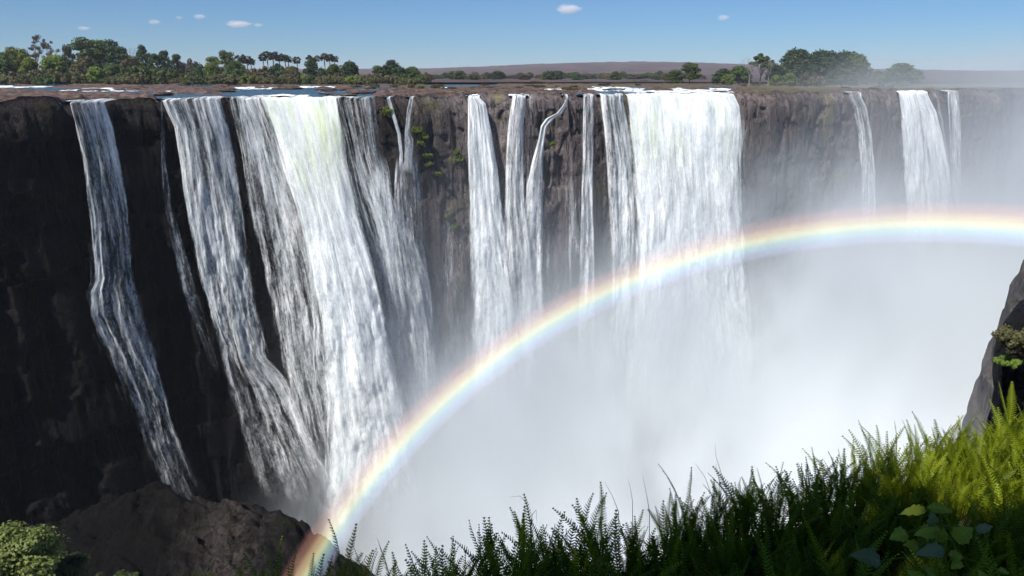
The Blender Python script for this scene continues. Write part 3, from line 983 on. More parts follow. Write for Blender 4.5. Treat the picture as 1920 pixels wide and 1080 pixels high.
T = [  # px, top row, base row, half width, tint, shape, label
    (12, 96, 158, 24, "green", "round", "mid-green tree cut by the left edge of the picture"),
    (42, 88, 157, 26, "lime", "tall", "yellow-green tree near the left edge, below the brown-topped tree"),
    (30, 86, 153, 18, "dark", "tall", "dark tree peeping over the yellow-green tree near the left edge"),
    (72, 64, 153, 27, "brown", "sparse", "tall grey-brown tree with a thin twiggy crown at the far left"),
    (101, 72, 153, 18, "brown", "sparse", "second tall grey-brown twiggy tree, beside the tallest one"),
    (62, 106, 158, 22, "lime", "round", "lime bush in front of the grey-brown trees"),
    (110, 101, 157, 30, "lime", "round", "rounded lime-green tree standing out left of the big dark grove"),
    (88, 122, 158.5, 26, "olive", "scrub", "dark olive bush at the water's edge under the grey-brown trees"),
    (36, 132, 158.5, 30, "olive", "scrub", "straw-tinted low bush at the water's edge near the left edge"),
    (135, 82, 154, 12, "dark", "tall", "small dark tree poking up between the lime tree and the big grove"),
    (132, 112, 157, 20, "dark", "tall", "dark green tree filling the gap right of the lime tree"),
    (176, 69, 155, 38, "green", "tall", "tallest green tree of the left bank, with an overhanging top"),
    (206, 73, 154, 34, "dark", "tall", "dark green tree forming the top of the big left grove"),
    (228, 84, 155, 26, "dark", "tall", "dark tree sloping down at the right of the big left grove"),
    (165, 104, 157, 28, "olive", "round", "olive tree in the middle of the big left grove"),
    (184, 123, 158.5, 18, "lime", "round", "small bright bush at the foot of the big left grove"),
    (150, 128, 158.5, 26, "olive", "scrub", "straw-coloured thicket at the foot of the olive tree"),
    (214, 118, 157, 24, "green", "round", "green bush at the right foot of the big left grove"),
    (247, 102, 156, 24, "olive", "tall", "olive tree right of the big left grove"),
    (272, 82, 154, 17, "dark", "tall", "dark tree with a pointed top standing alone right of the grove"),
    (262, 120, 158, 34, "green", "scrub", "wide grey-green thicket beside the river under the pointed dark tree"),
    (300, 99, 155, 20, "dark", "tall", "dark tree between the pointed tree and the twin tops"),
    (313, 93, 153, 12, "dark", "tall", "first of two small dark tops above the thicket"),
    (335, 100, 154, 15, "dark", "tall", "second of two small dark tops above the thicket"),
    (308, 128, 158, 30, "green", "scrub", "green thicket right of the wide grey-green one"),
    (356, 108, 153, 26, "brown", "scrub", "grey-brown scrub before the gap in the tree line"),
    (376, 117, 154, 22, "dark", "scrub", "low dark scrub just left of the squarish tree pair"),
    (352, 134, 156, 24, "olive", "scrub", "pale reedy bush by the small rapids of the upper river"),
    (404, 104, 156, 17, "lime", "tall", "light green half of the squarish tree pair"),
    (430, 93, 155, 17, "green", "tall", "taller dark-topped half of the squarish tree pair"),
    (446, 112, 157, 22, "green", "round", "rounded green tree below the first palms"),
    (418, 134, 158, 24, "olive", "scrub", "straw bush at the foot of the squarish tree pair"),
    (487, 122, 157, 26, "olive", "scrub", "olive thicket between the first palms and the palm grove"),
    (520, 118, 156, 26, "dark", "scrub", "dark undergrowth beneath the palm grove"),
    (500, 134, 158, 26, "olive", "scrub", "brownish bank scrub beneath the palm grove"),
    (548, 122, 157, 22, "olive", "round", "olive bush right of the palm grove undergrowth"),
    (585, 109, 157, 17, "dark", "round", "dark round tree in front of the right-hand palms"),
    (604, 124, 157, 18, "dark", "scrub", "dark low scrub between the round dark tree and the paler tree"),
    (628, 119, 157, 17, "green", "round", "paler green round tree right of the dark round one"),
    (657, 112, 156, 24, "dark", "round", "smooth dark domed tree at the end of the palm line"),
    (645, 135, 158, 30, "olive", "scrub", "olive bank scrub in front of the smooth domed tree"),
    (690, 138, 157, 24, "olive", "scrub", "low straw scrub in the gap before the dark bushy tree"),
    (712, 122, 156, 16, "green", "tall", "small green tree leaning on the dark bushy tree"),
    (737, 111, 156, 22, "dark", "tall", "dark bushy tree on the bank above the forked fall"),
    (748, 124, 157, 18, "dark", "round", "dark bush at the right foot of the dark bushy tree"),
    (773, 124, 156, 20, "green", "round", "rounded tree right of the dark bushy tree, last of the left bank"),
    (793, 134, 156, 14, "olive", "scrub", "small scrub trailing off right of the last rounded tree"),
    (1292, 116, 158, 20, "green", "tall", "feathery green tree alone against the foot of the hill"),
    (1265, 130, 157, 20, "green", "round", "small round tree just left of the feathery one"),
    (1355, 128, 158, 24, "dark", "round", "dark low tree behind the pale bush left of the island"),
    (1385, 122, 158, 24, "green", "round", "mid-green tree joining the low dark tree to the tall pale-trunked one"),
    (1364, 138, 160, 14, "lime", "round", "pale green bush at the water's edge left of the island"),
    (1425, 99, 158, 25, "green", "umbrella", "tall tree with pale bare trunk left of the dark island grove"),
    (1450, 118, 159, 18, "dark", "round", "dark shrub at the left foot of the island grove"),
    (1490, 87, 159, 40, "dark", "round", "leftmost dome of the dark island grove"),
    (1538, 90, 158, 48, "dark", "round", "broad middle dome of the dark island grove"),
    (1580, 92, 158, 42, "dark", "round", "right-hand dome of the dark island grove"),
    (1600, 100, 159, 30, "green", "round", "hazy dome at the right end of the island grove"),
    (1480, 136, 162, 16, "lime", "round", "bright bush with a twin top at the foot of the island grove"),
    (1455, 140, 162, 14, "lime", "round", "lower of the two bright bushes at the foot of the island grove"),
    (1520, 134, 163, 24, "olive", "scrub", "brown-green scrub right of the bright bushes"),
    (1578, 128, 162, 32, "green", "round", "wide grey-green bush in front of the right-hand dome"),
    (1634, 126, 160, 20, "olive", "scrub", "misty scrub right of the island grove"),
    (1685, 117, 161, 42, "green", "round", "lone misty tree right of the island grove"),
]
for (px, yt, yb, hw, tint, shp, lab) in T:
    plant_tree("bush" if ("bush" in lab.split(",")[0] or "scrub" in lab or "thicket" in lab or "undergrowth" in lab) else "tree", px, yt, yb, hw, tint, shp, lab,
               "bush" if ("bush" in lab.split(",")[0] or "scrub" in lab or "thicket" in lab or "undergrowth" in lab) else "tree", "trees and bushes along the far bank")
rnd = random.Random(5)
for i in range(46):   # the low line of scrub under the hill
    px = 800 + i * 11.5 + rnd.uniform(-6, 6)
    top = 133 + rnd.uniform(-3, 6) + (0 if 1000 < px < 1300 else 2)
    plant_tree("bush", px, top, rnd.uniform(147.5, 151.5), rnd.uniform(9, 17), rnd.choice(["dark", "green", "olive", "dark", "brown"]), rnd.choice(["round", "scrub", "round"]),
               "low rounded bush in the distant line of scrub below the purple hill", "bush", "distant scrub line below the hill")
for i in range(44):
    px = -5 + i * 18.5 + rnd.uniform(-7, 7)
    plant_tree("bush", px, rnd.uniform(134, 146), rnd.uniform(157, 159), rnd.uniform(12, 22), rnd.choice(["olive", "green", "lime", "olive", "olive"]), "scrub",
               "low undergrowth bush along the waterline of the left bank", "bush", "undergrowth along the left bank")
for i in range(60):   # dry tufts on the shelf
    px = rnd.choice([rnd.uniform(640, 860), rnd.uniform(880, 1340), rnd.uniform(1380, 1700)])
    yb = rnd.uniform(156, 170) if px > 1350 or px < 1080 else rnd.uniform(154, 161)
    plant_tree("shrub", px, yb - rnd.uniform(3, 7), yb, rnd.uniform(5, 13), rnd.choice(["olive", "olive", "brown"]), "scrub",
               "dry ankle-high shrub on the brown rock shelf above the falls", "shrub", "dry shrubs on the rock shelf")


def palm_meshes(seed):
    rs = np.random.RandomState(seed)
    vs, tone = [], []
    for i in range(34):
        az = rs.random() * 6.283
        el = rs.uniform(-1.0, 1.1)
        L = rs.uniform(0.7, 1.0)
        d0 = np.array([math.cos(az) * math.cos(el), math.sin(az) * math.cos(el), math.sin(el)])
        c = d0 * L * 0.55
        side = np.cross(d0, [0, 0, 1.0])
        side /= np.linalg.norm(side) + 1e-6
        upv = np.cross(side, d0)
        for kf in range(9):                      # a fan: blades spreading from the end of the stalk
            q = (kf - 4) * 0.32
            dd = d0 * math.cos(q) + side * math.sin(q)
            e_ = c + dd * 0.45 * L + np.array([0, 0, -0.10])
            w = np.cross(dd, rs.normal(size=3)) * 0.085
            vs.append(np.array([[c - w * 0.4, e_ - w, e_ + dd * 0.06, c + w * 0.6]]))
            tone.append([rs.random()] * 4)
        w = side * 0.012
        vs.append(np.array([[-w, w, c + w, c - w]]))
        tone.append([0.5] * 4)
    V_, Q_ = join_quads(vs)
    return mesh_np("palm_crown", V_, Q_, LM["palm"], smooth=False, attrs={"tone": np.array(tone).ravel()})


PALM = [palm_meshes(700 + i) for i in range(3)]
PTRUNK = mesh_np("palm_trunk", *tube([(0, 0, 0), (0.015, 0, 0.3), (0.0, 0.01, 0.65), (0, 0, 1.0)], [0.045, 0.032, 0.04, 0.026], 8), M_bark_pale)
PL = [(455, 104, 9), (467, 107, 9), (474, 111, 7), (497, 103, 7), (505, 98, 9), (516, 99, 9), (527, 102, 8), (538, 104, 8), (544, 107, 7), (560, 108, 7), (587, 105, 8), (597, 105, 7), (611, 101, 8), (621, 103, 8), (630, 106, 7)]
PLAB = ["broad palm left of the pair beside the squarish trees", "middle palm of the first three, beside the squarish trees", "small right-hand palm of the first three palms",
        "leftmost slim palm of the palm grove", "tallest palm of the palm grove", "palm just right of the tallest in the grove", "centre-right palm of the grove", "palm near the right end of the grove",
        "last small palm of the grove", "solitary palm standing alone in the tree line", "palm rising behind the dark round tree", "smaller palm just right of the one behind the round tree",
        "left palm of the last three on the bank", "middle palm of the last three on the bank", "rightmost palm of the whole tree line"]
for (px, yt, r), lab in zip(PL, PLAB):
    p = at_z(px, 155, -3.25)
    dc = p.y * CT - p.z * ST
    R_ = r * 1.35 / F * dc
    zt = at_y(px, yt + r * 0.55, p.y).z
    e = empty("palm_tree", p)
    tag(e, lab, "palm", "fan palms on the far bank")
    tr = obj("trunk", PTRUNK, e)
    H = zt - p.z
    tr.scale = (H * 0.55, H * 0.55, H)
    c_ = obj("crown", PALM[_rt.randrange(3)], e, (0, 0, H))
    c_.scale = (R_, R_, R_ * 0.9)
    c_.rotation_euler.z = _rt.random() * 6


def bare_tree(seed, mat, depth=5):
    rs = random.Random(seed)
    parts = []

    def grow(p, d, L, r, k):
        q = p + d * L
        parts.append(tube([p, p + d * L * 0.5 + Vector((rs.uniform(-1, 1), rs.uniform(-1, 1), 0)) * L * 0.06, q], [r, r * 0.85, r * 0.7], 5))
        if k == 0:
            return
        for _ in range(rs.choice([2, 2, 3])):
            nd = (d + Vector((rs.uniform(-1, 1), rs.uniform(-1, 1), rs.uniform(-0.15, 0.6))) * 0.75).normalized()
            grow(q, nd, L * rs.uniform(0.62, 0.82), r * 0.62, k - 1)
    grow(Vector((0, 0, 0)), Vector((0, 0, 1)), 0.34, 0.02, depth)
    V_, Q_ = merge(parts)
    V_[:, 2] /= V_[:, 2].max()
    return mesh_np("bare_branches", V_, Q_, mat)


for px, yt, yb, s_, sd, lab in [(246, 88, 154, 0.7, 3, "bare leafless tree above the big left grove"), (1404, 104, 160, 1.0, 5, "leaning pale dead tree left of the tall pale-trunked tree"), (1440, 112, 160, 0.8, 8, "short pale dead tree right of the tall pale-trunked tree")]:
    p = at_z(px, yb, -3.25)
    H = at_y(px, yt, p.y).z - p.z
    o = obj("dead_tree", bare_tree(sd, M_bark_pale), None, p)
    o.scale = (H * s_, H * s_, H)
    tag(o, lab, "tree", "trees and bushes along the far bank")

# boulders on the shelf and in the river
def boulder_mesh(seed):
    n, m = 28, 20
    u = np.linspace(0, 2 * np.pi, n)
    w = np.linspace(0, np.pi, m)
    U, Wv = np.meshgrid(u, w, indexing="ij")
    x, y, z = np.cos(U) * np.sin(Wv), np.sin(U) * np.sin(Wv), np.cos(Wv)
    r = 1 + 0.32 * fbm(x * 1.3 + seed, y * 1.3, z * 1.3, 4, seed) + 0.12 * ridge(x * 3, y * 3, z * 3, 2, seed)
    return mesh_np("boulder", np.stack([x * r, y * r, z * r * 0.6], -1).reshape(-1, 3), grid_faces(n, m), M_boulder)


M_boulder = rock_mat("shelf_rock", (0.03, 0.022, 0.019), (0.10, 0.07, 0.055), (0.20, 0.145, 0.115), scale=2.0, streak=False)
BM = [boulder_mesh(i * 7 + 1) for i in range(5)]
for i in range(105):
    if i < 50:
        px, py = rnd.uniform(-10, 470), rnd.choice([rnd.uniform(158, 163), rnd.uniform(166, 181)])
    elif i < 85:
        px, py = rnd.uniform(600, 1080), rnd.uniform(164, 180)
    else:
        px, py = rnd.choice([rnd.uniform(470, 680), rnd.uniform(1120, 1380)]), rnd.uniform(163, 172)
    p = at_z(px, py, -3.4)
    if p.y < float(wall_y(p.x)) + 0.8:
        continue
    s_ = rnd.uniform(0.6, 2.0) * (p.y / 170.0) ** 0.6
    o = obj("boulder", BM[rnd.randrange(5)], None, p)
    o.scale = (s_ * rnd.uniform(0.9, 2.6), s_ * rnd.uniform(0.8, 1.6), s_ * rnd.uniform(0.3, 0.7))
    o.rotation_euler = (0, 0, rnd.random() * 6)
    tag(o, "small brown boulder among many on the rock shelf above the falls", "boulder", "boulders on the rock shelf")

# yellow-green tufts clinging to the cliff
for i, (px, py) in enumerate([(783, 246), (794, 258), (789, 272), (802, 296), (806, 312), (858, 287), (862, 300), (728, 208), (722, 216), (820, 330), (1035, 274), (842, 405), (852, 425)]):
    x_, y_, z_ = on_wall(np.array([px], float), np.array([py], float), lambda z: 1.6 + batter(z))
    cm, tm = get_proto("lime", "scrub", i % 3)
    o = obj("cliff_shrub", cm, None, (float(x_[0]), float(y_[0]), float(z_[0])))
    o.scale = (1.1, 0.9, 0.8)
    o.rotation_euler = (0.5, 0, i)
    tag(o, "small yellow-green tuft clinging to the brown cliff face", "shrub", "yellow tufts on the cliff face")

for i, (px, py, ww, lab) in enumerate([(1900, 634, 30, "brown-green brush capping the dark rock shoulder at the right edge"), (1888, 676, 20, "small bright green tuft on the side of the dark rock shoulder"), (1925, 650, 40, "olive brush at the frame edge on the dark rock shoulder")]):
    p = at_y(px, py + 10, 14.9)
    cm, tm = get_proto(["olive", "lime", "olive"][i], "scrub", i)
    o = obj("shrub", cm, None, p)
    o.scale = (ww / F * 21, ww / F * 17, ww / F * 17)
    tag(o, lab, "shrub")

# ------------------------------------------------------------------ leafy tree and shrubs low at the left
def leafy_crown(seed, R, lobes_n, size, mat, dens):
    rs = np.random.RandomState(seed)
    vs, tone, L = [], [], []
    for _ in range(lobes_n):
        d = rs.normal(size=3)
        d /= np.linalg.norm(d)
        d[2] = abs(d[2]) * 1.0 - 0.25
        rr = 0.72 * rs.random() ** 0.4
        c = d * R * rr
        r = R.mean() * (0.16 + 0.14 * rs.random())
        L.append((c, r))
        n = int(dens * (0.7 + 0.6 * rs.random()))
        vs.append(leaf_quads(c, n, np.array([r, r, r * 0.7]), size, rs, up=0.7, shell=0.4))
        tone.append(np.clip(np.full(n * 4, rs.random()) + np.repeat(rs.normal(size=n) * 0.2, 4), 0, 1))
    V_, Q_ = join_quads(vs)
    return mesh_np("crown", V_, Q_, mat, smooth=False, attrs={"tone": np.concatenate(tone)}), L


M_fresh = leaf_mat("fresh_leaves", (0.06, 0.085, 0.018), (0.23, 0.25, 0.07), 0.35, scale=1.5)  # lighter yellow-green leaf colour
M_shrub = leaf_mat("dull_shrub_leaves", (0.03, 0.045, 0.015), (0.09, 0.11, 0.035), 0.3, scale=1.5)
for (px, py, Y, R_, n_, lab, cat, mt, dens) in [
        (14, 1056, 30.0, (2.8, 2.8, 2.9), 90, "leafy yellow-green tree filling the bottom left corner below the dark cliff", "tree", M_fresh, 230),
        (118, 1075, 33.0, (1.9, 1.7, 1.9), 34, "dull green shrub just right of the yellow-green corner tree", "bush", M_shrub, 170),
        (182, 1090, 37.0, (0.7, 0.7, 0.8), 12, "small dull sprig of a bush at the foot of the rock outcrop", "bush", M_shrub, 90),
        (234, 1092, 38.0, (1.3, 1.2, 1.1), 20, "low dull bush at the bottom edge beside lumpy rocks", "bush", M_shrub, 130)]:
    p = at_y(px, py, Y)
    e = empty("tree" if cat == "tree" else "bush", p)
    cm, L = leafy_crown(int(px) + 3, np.array(R_), n_, 0.085, mt, dens)
    obj("crown", cm, e)
    parts = [tube([(0.1, 0.2, -R_[2] * 3.4), (0.1, 0.1, -R_[2]), (0, 0, 0)], [0.32 * R_[0] / 3, 0.24 * R_[0] / 3, 0.1 * R_[0] / 3])]
    for c, r in L[::3]:
        parts.append(tube([(0.05, 0.05, -R_[2] * 0.7), Vector(c) * 0.5, Vector(c)], [0.1 * R_[0] / 3, 0.06 * R_[0] / 3, 0.02], 5))
    obj("trunk", mesh_np("trunk", *merge(parts), M_bark), e)
    tag(e, lab, cat)

# ------------------------------------------------------------------ the near rim with its ferns
def bank_z(x, y):
    brink = np.interp(x, [-4, -1.6, -0.6, 0.6, 1.8, 3.2, 5], [2.9, 3.0, 3.1, 3.5, 4.0, 4.6, 5.2])
    base = np.interp(x, [-4, -1.6, -1.0, -0.6, 0.1, 1.03, 2.0, 3.5, 5], [-3.2, -2.82, -2.79, -2.77, -2.74, -2.78, -2.80, -2.68, -2.6])
    g = base + 0.12 * (brink - y)
    over = np.maximum(y - brink, 0)
    return g - 1.7 * over ** 1.5, brink


bxg, byg = np.meshgrid(np.linspace(-9, 12, 160), np.linspace(-14, 16, 220), indexing="ij")
bz, br = bank_z(bxg, byg)
bz = np.where(byg < 0, np.interp(bxg, [-4, 0, 5], [-2.4, -2.0, -1.7]), bz)
bz = np.maximum(bz + 0.05 * fbm(bxg * 2, byg * 2, 0, 4, 400), -95)
k_ = NT("dark_soil")
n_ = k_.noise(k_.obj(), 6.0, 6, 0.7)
M_soil = k_.surf(k_.n("ShaderNodeBsdfPrincipled", {"Base Color": k_.mix(n_, (0.012, 0.012, 0.006), (0.045, 0.04, 0.02)), "Roughness": 1.0}).outputs[0])  # dark earth colour mottled by noise
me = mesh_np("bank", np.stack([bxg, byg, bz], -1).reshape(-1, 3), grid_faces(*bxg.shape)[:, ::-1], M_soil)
tag(obj("bank", me), "dark soil of the near rim beneath the ferns", "ground", kind="structure")


def fern_leaf_mat(name, lo, hi, trans):
    k = NT(name)
    rnd_ = k.attr("tone")
    ri = k.n("ShaderNodeObjectInfo").outputs["Random"]
    col = k.mix(k.math('ADD', k.math('MULTIPLY', rnd_, 0.6), k.math('MULTIPLY', ri, 0.4), clamp=True), lo, hi)
    p = k.n("ShaderNodeBsdfPrincipled", {"Base Color": col, "Roughness": 0.5, "Specular IOR Level": 0.2})
    t = k.n("ShaderNodeBsdfTranslucent", {"Color": col})
    return k.surf(k.n("ShaderNodeMixShader", {0: trans, 1: p.outputs[0], 2: t.outputs[0]}).outputs[0])


M_fern = fern_leaf_mat("fern_green", (0.07, 0.11, 0.010), (0.27, 0.32, 0.012), 0.4)


def frond(rs, L, lean, az, w0=0.034, curl=0.5, base=(0, 0, 0)):
    """one sword-fern frond: a rachis and two combs of narrow pinnae"""
    n = int(L / 0.0150)
    t = np.linspace(0, 1, n)
    ang = lean + curl * t ** 1.6
    ds = L / n
    hx = np.cumsum(np.sin(ang) * ds)
    hz = np.cumsum(np.cos(ang) * ds)
    ca, sa = math.cos(az), math.sin(az)
    wob = 0.012 * np.sin(t * 5 + rs.random() * 6)
    P = np.stack([ca * hx - sa * wob, sa * hx + ca * wob, hz], 1) + np.array(base)
    tan = np.gradient(P, axis=0)
    tan /= np.linalg.norm(tan, axis=1)[:, None]
    tw = rs.uniform(0, 3.14)
    ref = np.array([-sa * math.cos(tw) + ca * math.sin(tw), ca * math.cos(tw) + sa * math.sin(tw), 0.15])
    side = np.cross(tan, np.cross(ref[None, :], tan))
    side /= np.linalg.norm(side, axis=1)[:, None]
    nor = np.cross(tan, side)
    wd = w0 * np.clip((1.03 - t) * 3.0, 0.15, 1) ** 0.68
    out = []
    k0 = int(0.16 * n)
    for sgn in (-1, 1):
        i = np.arange(k0, n)
        wj = (wd[i] * (0.85 + 0.3 * rs.random(len(i))))[:, None]
        root = P[i]
        up = tan[i] * 0.62 + nor[i] * (0.20 + 0.25 * rs.random((len(i), 1)))
        tip = root + (side[i] * sgn + up) * wj
        hw = tan[i] * 0.0052
        mid = root + (side[i] * sgn * 0.55 + up * 0.4) * wj
        out.append(np.stack([root - hw, tip - hw * 0.35, tip + hw * 0.35, root + hw], 1))
    r = 0.0036 * (1.2 - t)
    i = np.arange(0, n - 1)
    out.append(np.stack([P[i] - side[i] * r[i, None], P[i] + side[i] * r[i, None], P[i + 1] + side[i] * r[i + 1, None], P[i + 1] - side[i] * r[i + 1, None]], 1))
    out.append(np.stack([P[i] - nor[i] * r[i, None], P[i] + nor[i] * r[i, None], P[i + 1] + nor[i] * r[i + 1, None], P[i + 1] - nor[i] * r[i + 1, None]], 1))
    # a curled tip
    c = P[-1] + tan[-1] * 0.004
    a_, b_ = side[-1] * 0.0035, tan[-1] * 0.006
    out.append(np.array([[c - a_, c - b_, c + a_, c + b_]]))
    return np.concatenate(out, 0)


def fern_mesh(seed, mat, n, Lr):
    rs = np.random.RandomState(seed)
    vs, tone = [], []
    for i in range(n):
        f = frond(rs, rs.uniform(*Lr), rs.uniform(0.0, 0.34), rs.random() * 6.283, rs.uniform(0.021, 0.031), rs.uniform(0.1, 0.8), (rs.uniform(-0.05, 0.05), rs.uniform(-0.05, 0.05), 0))
        vs.append(f)
        tone.append(np.repeat(np.clip(rs.random() + rs.normal(size=len(f)) * 0.1, 0, 1), 4))
    V_, Q_ = join_quads(vs)
    return mesh_np("fern", V_, Q_, mat, smooth=False, attrs={"tone": np.concatenate(tone)})


FERN_D = [fern_mesh(900 + i, M_fern, 12, (0.30, 0.56)) for i in range(7)]
rf = random.Random(77)
nf = 0
tries = 0
placed = []
while nf < 285 and tries < 6000:
    tries += 1
    x = rf.uniform(-1.9, 3.7)
    br1 = float(bank_z(np.array(x), np.array(0.0))[1])
    y = br1 - abs(rf.gauss(0, 0.85)) + 0.10
    if y < 1.7:
        continue
    if any((x - a) ** 2 + (y - b) ** 2 < 0.011 for a, b in placed):
        continue
    z = float(bank_z(np.array(x), np.array(y))[0])
    ppx, ppy = project(x, y, z + 0.45)
    if not (-200 < ppx < 2150) or ppy > 1250:
        continue
    placed.append((x, y))
    lit = x > 2.1 + 0.7 * (4.0 - y)
    o = obj("fern", FERN_D[rf.randrange(7)], None, (x, y, z - 0.02))
    s_ = rf.uniform(0.8, 1.12)
    o.scale = (s_, s_, s_)
    o.rotation_euler = (rf.uniform(-0.16, 0.1), rf.uniform(-0.22, 0.06), rf.random() * 6.28)
    if lit:
        tag(o, "yellow-green sunlit fern tuft on the right of the near rim", "fern", "sunlit ferns on the near rim")
    else:
        tag(o, "dark green fern tuft in the shaded fringe along the near rim", "fern", "shaded ferns on the near rim")
    nf += 1

# grass stalks standing above the ferns
k_ = NT("dry_stalk")
M_stalk = k_.surf(k_.n("ShaderNodeBsdfPrincipled", {"Base Color": (0.09, 0.08, 0.04, 1), "Roughness": 0.8}).outputs[0])
for (pts, lab) in [
        ([(1000, 1010), (992, 970), (988, 945), (975, 930), (955, 932)], "arching grass blade bowing left above the ferns"),
        ([(994, 1000), (998, 965), (1005, 956), (1007, 980)], "short hooked grass blade beside the arching one"),
        ([(1186, 975), (1186, 940), (1182, 915), (1178, 900)], "upright seed stalk with a tiny tuft"),
        ([(1160, 960), (1148, 930), (1134, 904)], "thin stalk slanting left of the seed stalk"),
        ([(1218, 960), (1212, 925), (1205, 893)], "thin stalk slanting just right of the seed stalk"),
        ([(1340, 945), (1322, 895), (1303, 868)], "long bent grass stalk left of the tall hair-thin one"),
        ([(1362, 920), (1350, 880), (1342, 855), (1341, 832)], "tall hair-thin grass stalk near the middle right"),
        ([(1352, 915), (1346, 890), (1342, 870)], "short stalk beside the tall hair-thin one"),
        ([(1640, 868), (1622, 848), (1612, 838)], "pale grass blade before the yellow ferns")]:
    P3 = [at_y(a, b, 3.35 + (a - 960) * 0.0009) for a, b in pts]
    # smooth
    Q3 = []
    for i in range(len(P3) - 1):
        for q in (0, 0.34, 0.67):
            Q3.append(P3[i].lerp(P3[i + 1], q))
    Q3.append(P3[-1])
    base = Q3[0] + Vector((0.02, 0.02, -0.35))
    Q3 = [base] + Q3
    n3 = len(Q3)
    v3, q3 = tube(Q3, [0.0019 * (1.15 - i / n3) for i in range(n3)], 5)
    o = obj("grass_stalk", mesh_np("grass_stalk", v3, q3, M_stalk))
    tag(o, lab, "grass stalk", "grass stalks above the ferns")

# broad-leaved plant at the lower right
M_bl = fern_leaf_mat("broad_leaf", (0.15, 0.20, 0.015), (0.36, 0.40, 0.04), 0.35)
M_bl2 = fern_leaf_mat("greyish_leaf", (0.12, 0.14, 0.05), (0.22, 0.24, 0.10), 0.15)


def broad_leaf(L, Wd, seed, mat, fold=0.25):
    rs = np.random.RandomState(seed)
    n, m = 15, 9
    t = np.linspace(0, 1, n)
    s = np.linspace(-1, 1, m)
    Tt, S_ = np.meshgrid(t, s, indexing="ij")
    out_ = Wd * (np.sin(np.pi * Tt ** 0.75) ** 0.75) * (1 + 0.12 * np.sin(Tt * 21 + seed) * np.abs(S_))
    X = Tt * L
    Y = S_ * out_
    Z = fold * np.abs(Y) + 0.10 * L * np.sin(Tt * 3.0) - 0.22 * L * Tt ** 2 + 0.006 * np.sin(Tt * 30) * np.abs(S_)
    tone = np.full(Tt.size, rs.random()) + 0.25 * (np.abs(S_) < 0.12).ravel()
    return mesh_np("leaf", np.stack([X, Y, Z], -1).reshape(-1, 3), grid_faces(n, m), mat, attrs={"tone": np.clip(tone, 0, 1)})


YP = 2.55
root = at_y(1782, 1100, YP)
pl = empty("broadleaf_plant", root)
tag(pl, "broad-leaved plant with yellowish and bluish leaves among the dark ferns", "plant")
LV = [  # tip px, base px, width ratio, material
    ((1700, 1002), (1765, 995), 0.30, M_bl), ((1730, 982), (1738, 1005), 0.5, M_bl), ((1658, 1012), (1700, 1000), 0.4, M_bl),
    ((1812, 960), (1738, 952), 0.22, M_bl), ((1672, 964), (1735, 955), 0.2, M_bl), ((1838, 980), (1790, 1012), 0.42, M_bl),
    ((1875, 982), (1830, 995), 0.32, M_bl2), ((1580, 1032), (1650, 1052), 0.28, M_bl2), ((1700, 1040), (1770, 1030), 0.25, M_bl2),
    ((1750, 950), (1745, 985), 0.3, M_bl2), ((1690, 1015), (1722, 1030), 0.35, M_bl), ((1820, 1048), (1778, 1040), 0.42, M_bl),
    ((1735, 1055), (1752, 1090), 0.4, M_bl), ((1705, 1062), (1720, 1098), 0.45, M_bl), ((1778, 1074), (1800, 1050), 0.4, M_bl),
    ((1905, 1078), (1870, 1068), 0.3, M_bl), ((1845, 1062), (1835, 1098), 0.45, M_bl), ((1775, 985), (1760, 1015), 0.35, M_bl)]
hub = at_y(1772, 1040, YP)
stems = [tube([root, at_y(1775, 1060, YP), hub, at_y(1768, 990, YP), at_y(1760, 955, YP)], [0.006, 0.005, 0.0045, 0.003, 0.002], 6)]
for i, (tp, bp, wr, mt) in enumerate(LV):
    yy = YP + 0.03 * math.sin(i * 2.1)
    a = at_y(bp[0], bp[1], yy)
    b = a + (at_y(tp[0], tp[1], yy - 0.03) - a) * 0.68
    d = b - a
    L = d.length
    lf = obj("leaf", broad_leaf(L, L * wr, i, mt), pl)
    xax = d.normalized()
    zax = Vector((0.15 * math.sin(i * 3.3), -0.62, 0.78))
    yax = zax.cross(xax).normalized()
    zax = xax.cross(yax)
    Mx = Matrix((xax, yax, zax)).transposed().to_4x4()
    Mx.translation = a - root
    lf.matrix_local = Mx
    src = hub if i % 2 else at_y(1766, 985, YP)
    stems.append(tube([src, (src + a) / 2 + Vector((0, 0, 0.01)), a], [0.0022, 0.0018, 0.0015], 5))
vs_, qs_ = merge(stems)
obj("stem", mesh_np("stem", vs_ - np.array(root[:])[None, :], qs_, M_bl), pl)

# the tree behind the viewpoint whose shadow falls over most of the ferns
def shade_tree(target, dist, R, seed, n, lab):
    c = Vector(target) - LDIR * dist
    rs = np.random.RandomState(seed)
    vs, tone = [], []
    for _ in range(n):
        d = rs.normal(size=3)
        d /= np.linalg.norm(d)
        cc = d * np.array(R) * rs.random() ** 0.35 * 0.85
        r = 0.45 + 0.3 * rs.random()
        vs.append(leaf_quads(cc, 120, np.array([r, r, r * 0.6]), 0.11, rs))
        tone.append(np.full(480, rs.random()))
    V_, Q_ = join_quads(vs)
    zg_ = -2.2
    e = empty("tree", (c.x, c.y, zg_))
    obj("crown", mesh_np("crown", V_, Q_, LM["green"], smooth=False, attrs={"tone": np.concatenate(tone)}), e, (0, 0, c.z - zg_))
    obj("trunk", mesh_np("trunk", *tube([(0, 0, -0.3), (0.1, 0, 2), (0, 0.1, c.z - zg_)], [0.3, 0.22, 0.1]), M_bark), e)
    tag(e, lab, "tree")


shade_tree((0.35, 2.05, -2.5), 11.0, (3.1, 2.2, 2.1), 41, 74, "leafy tree behind the viewer shading the ferns")

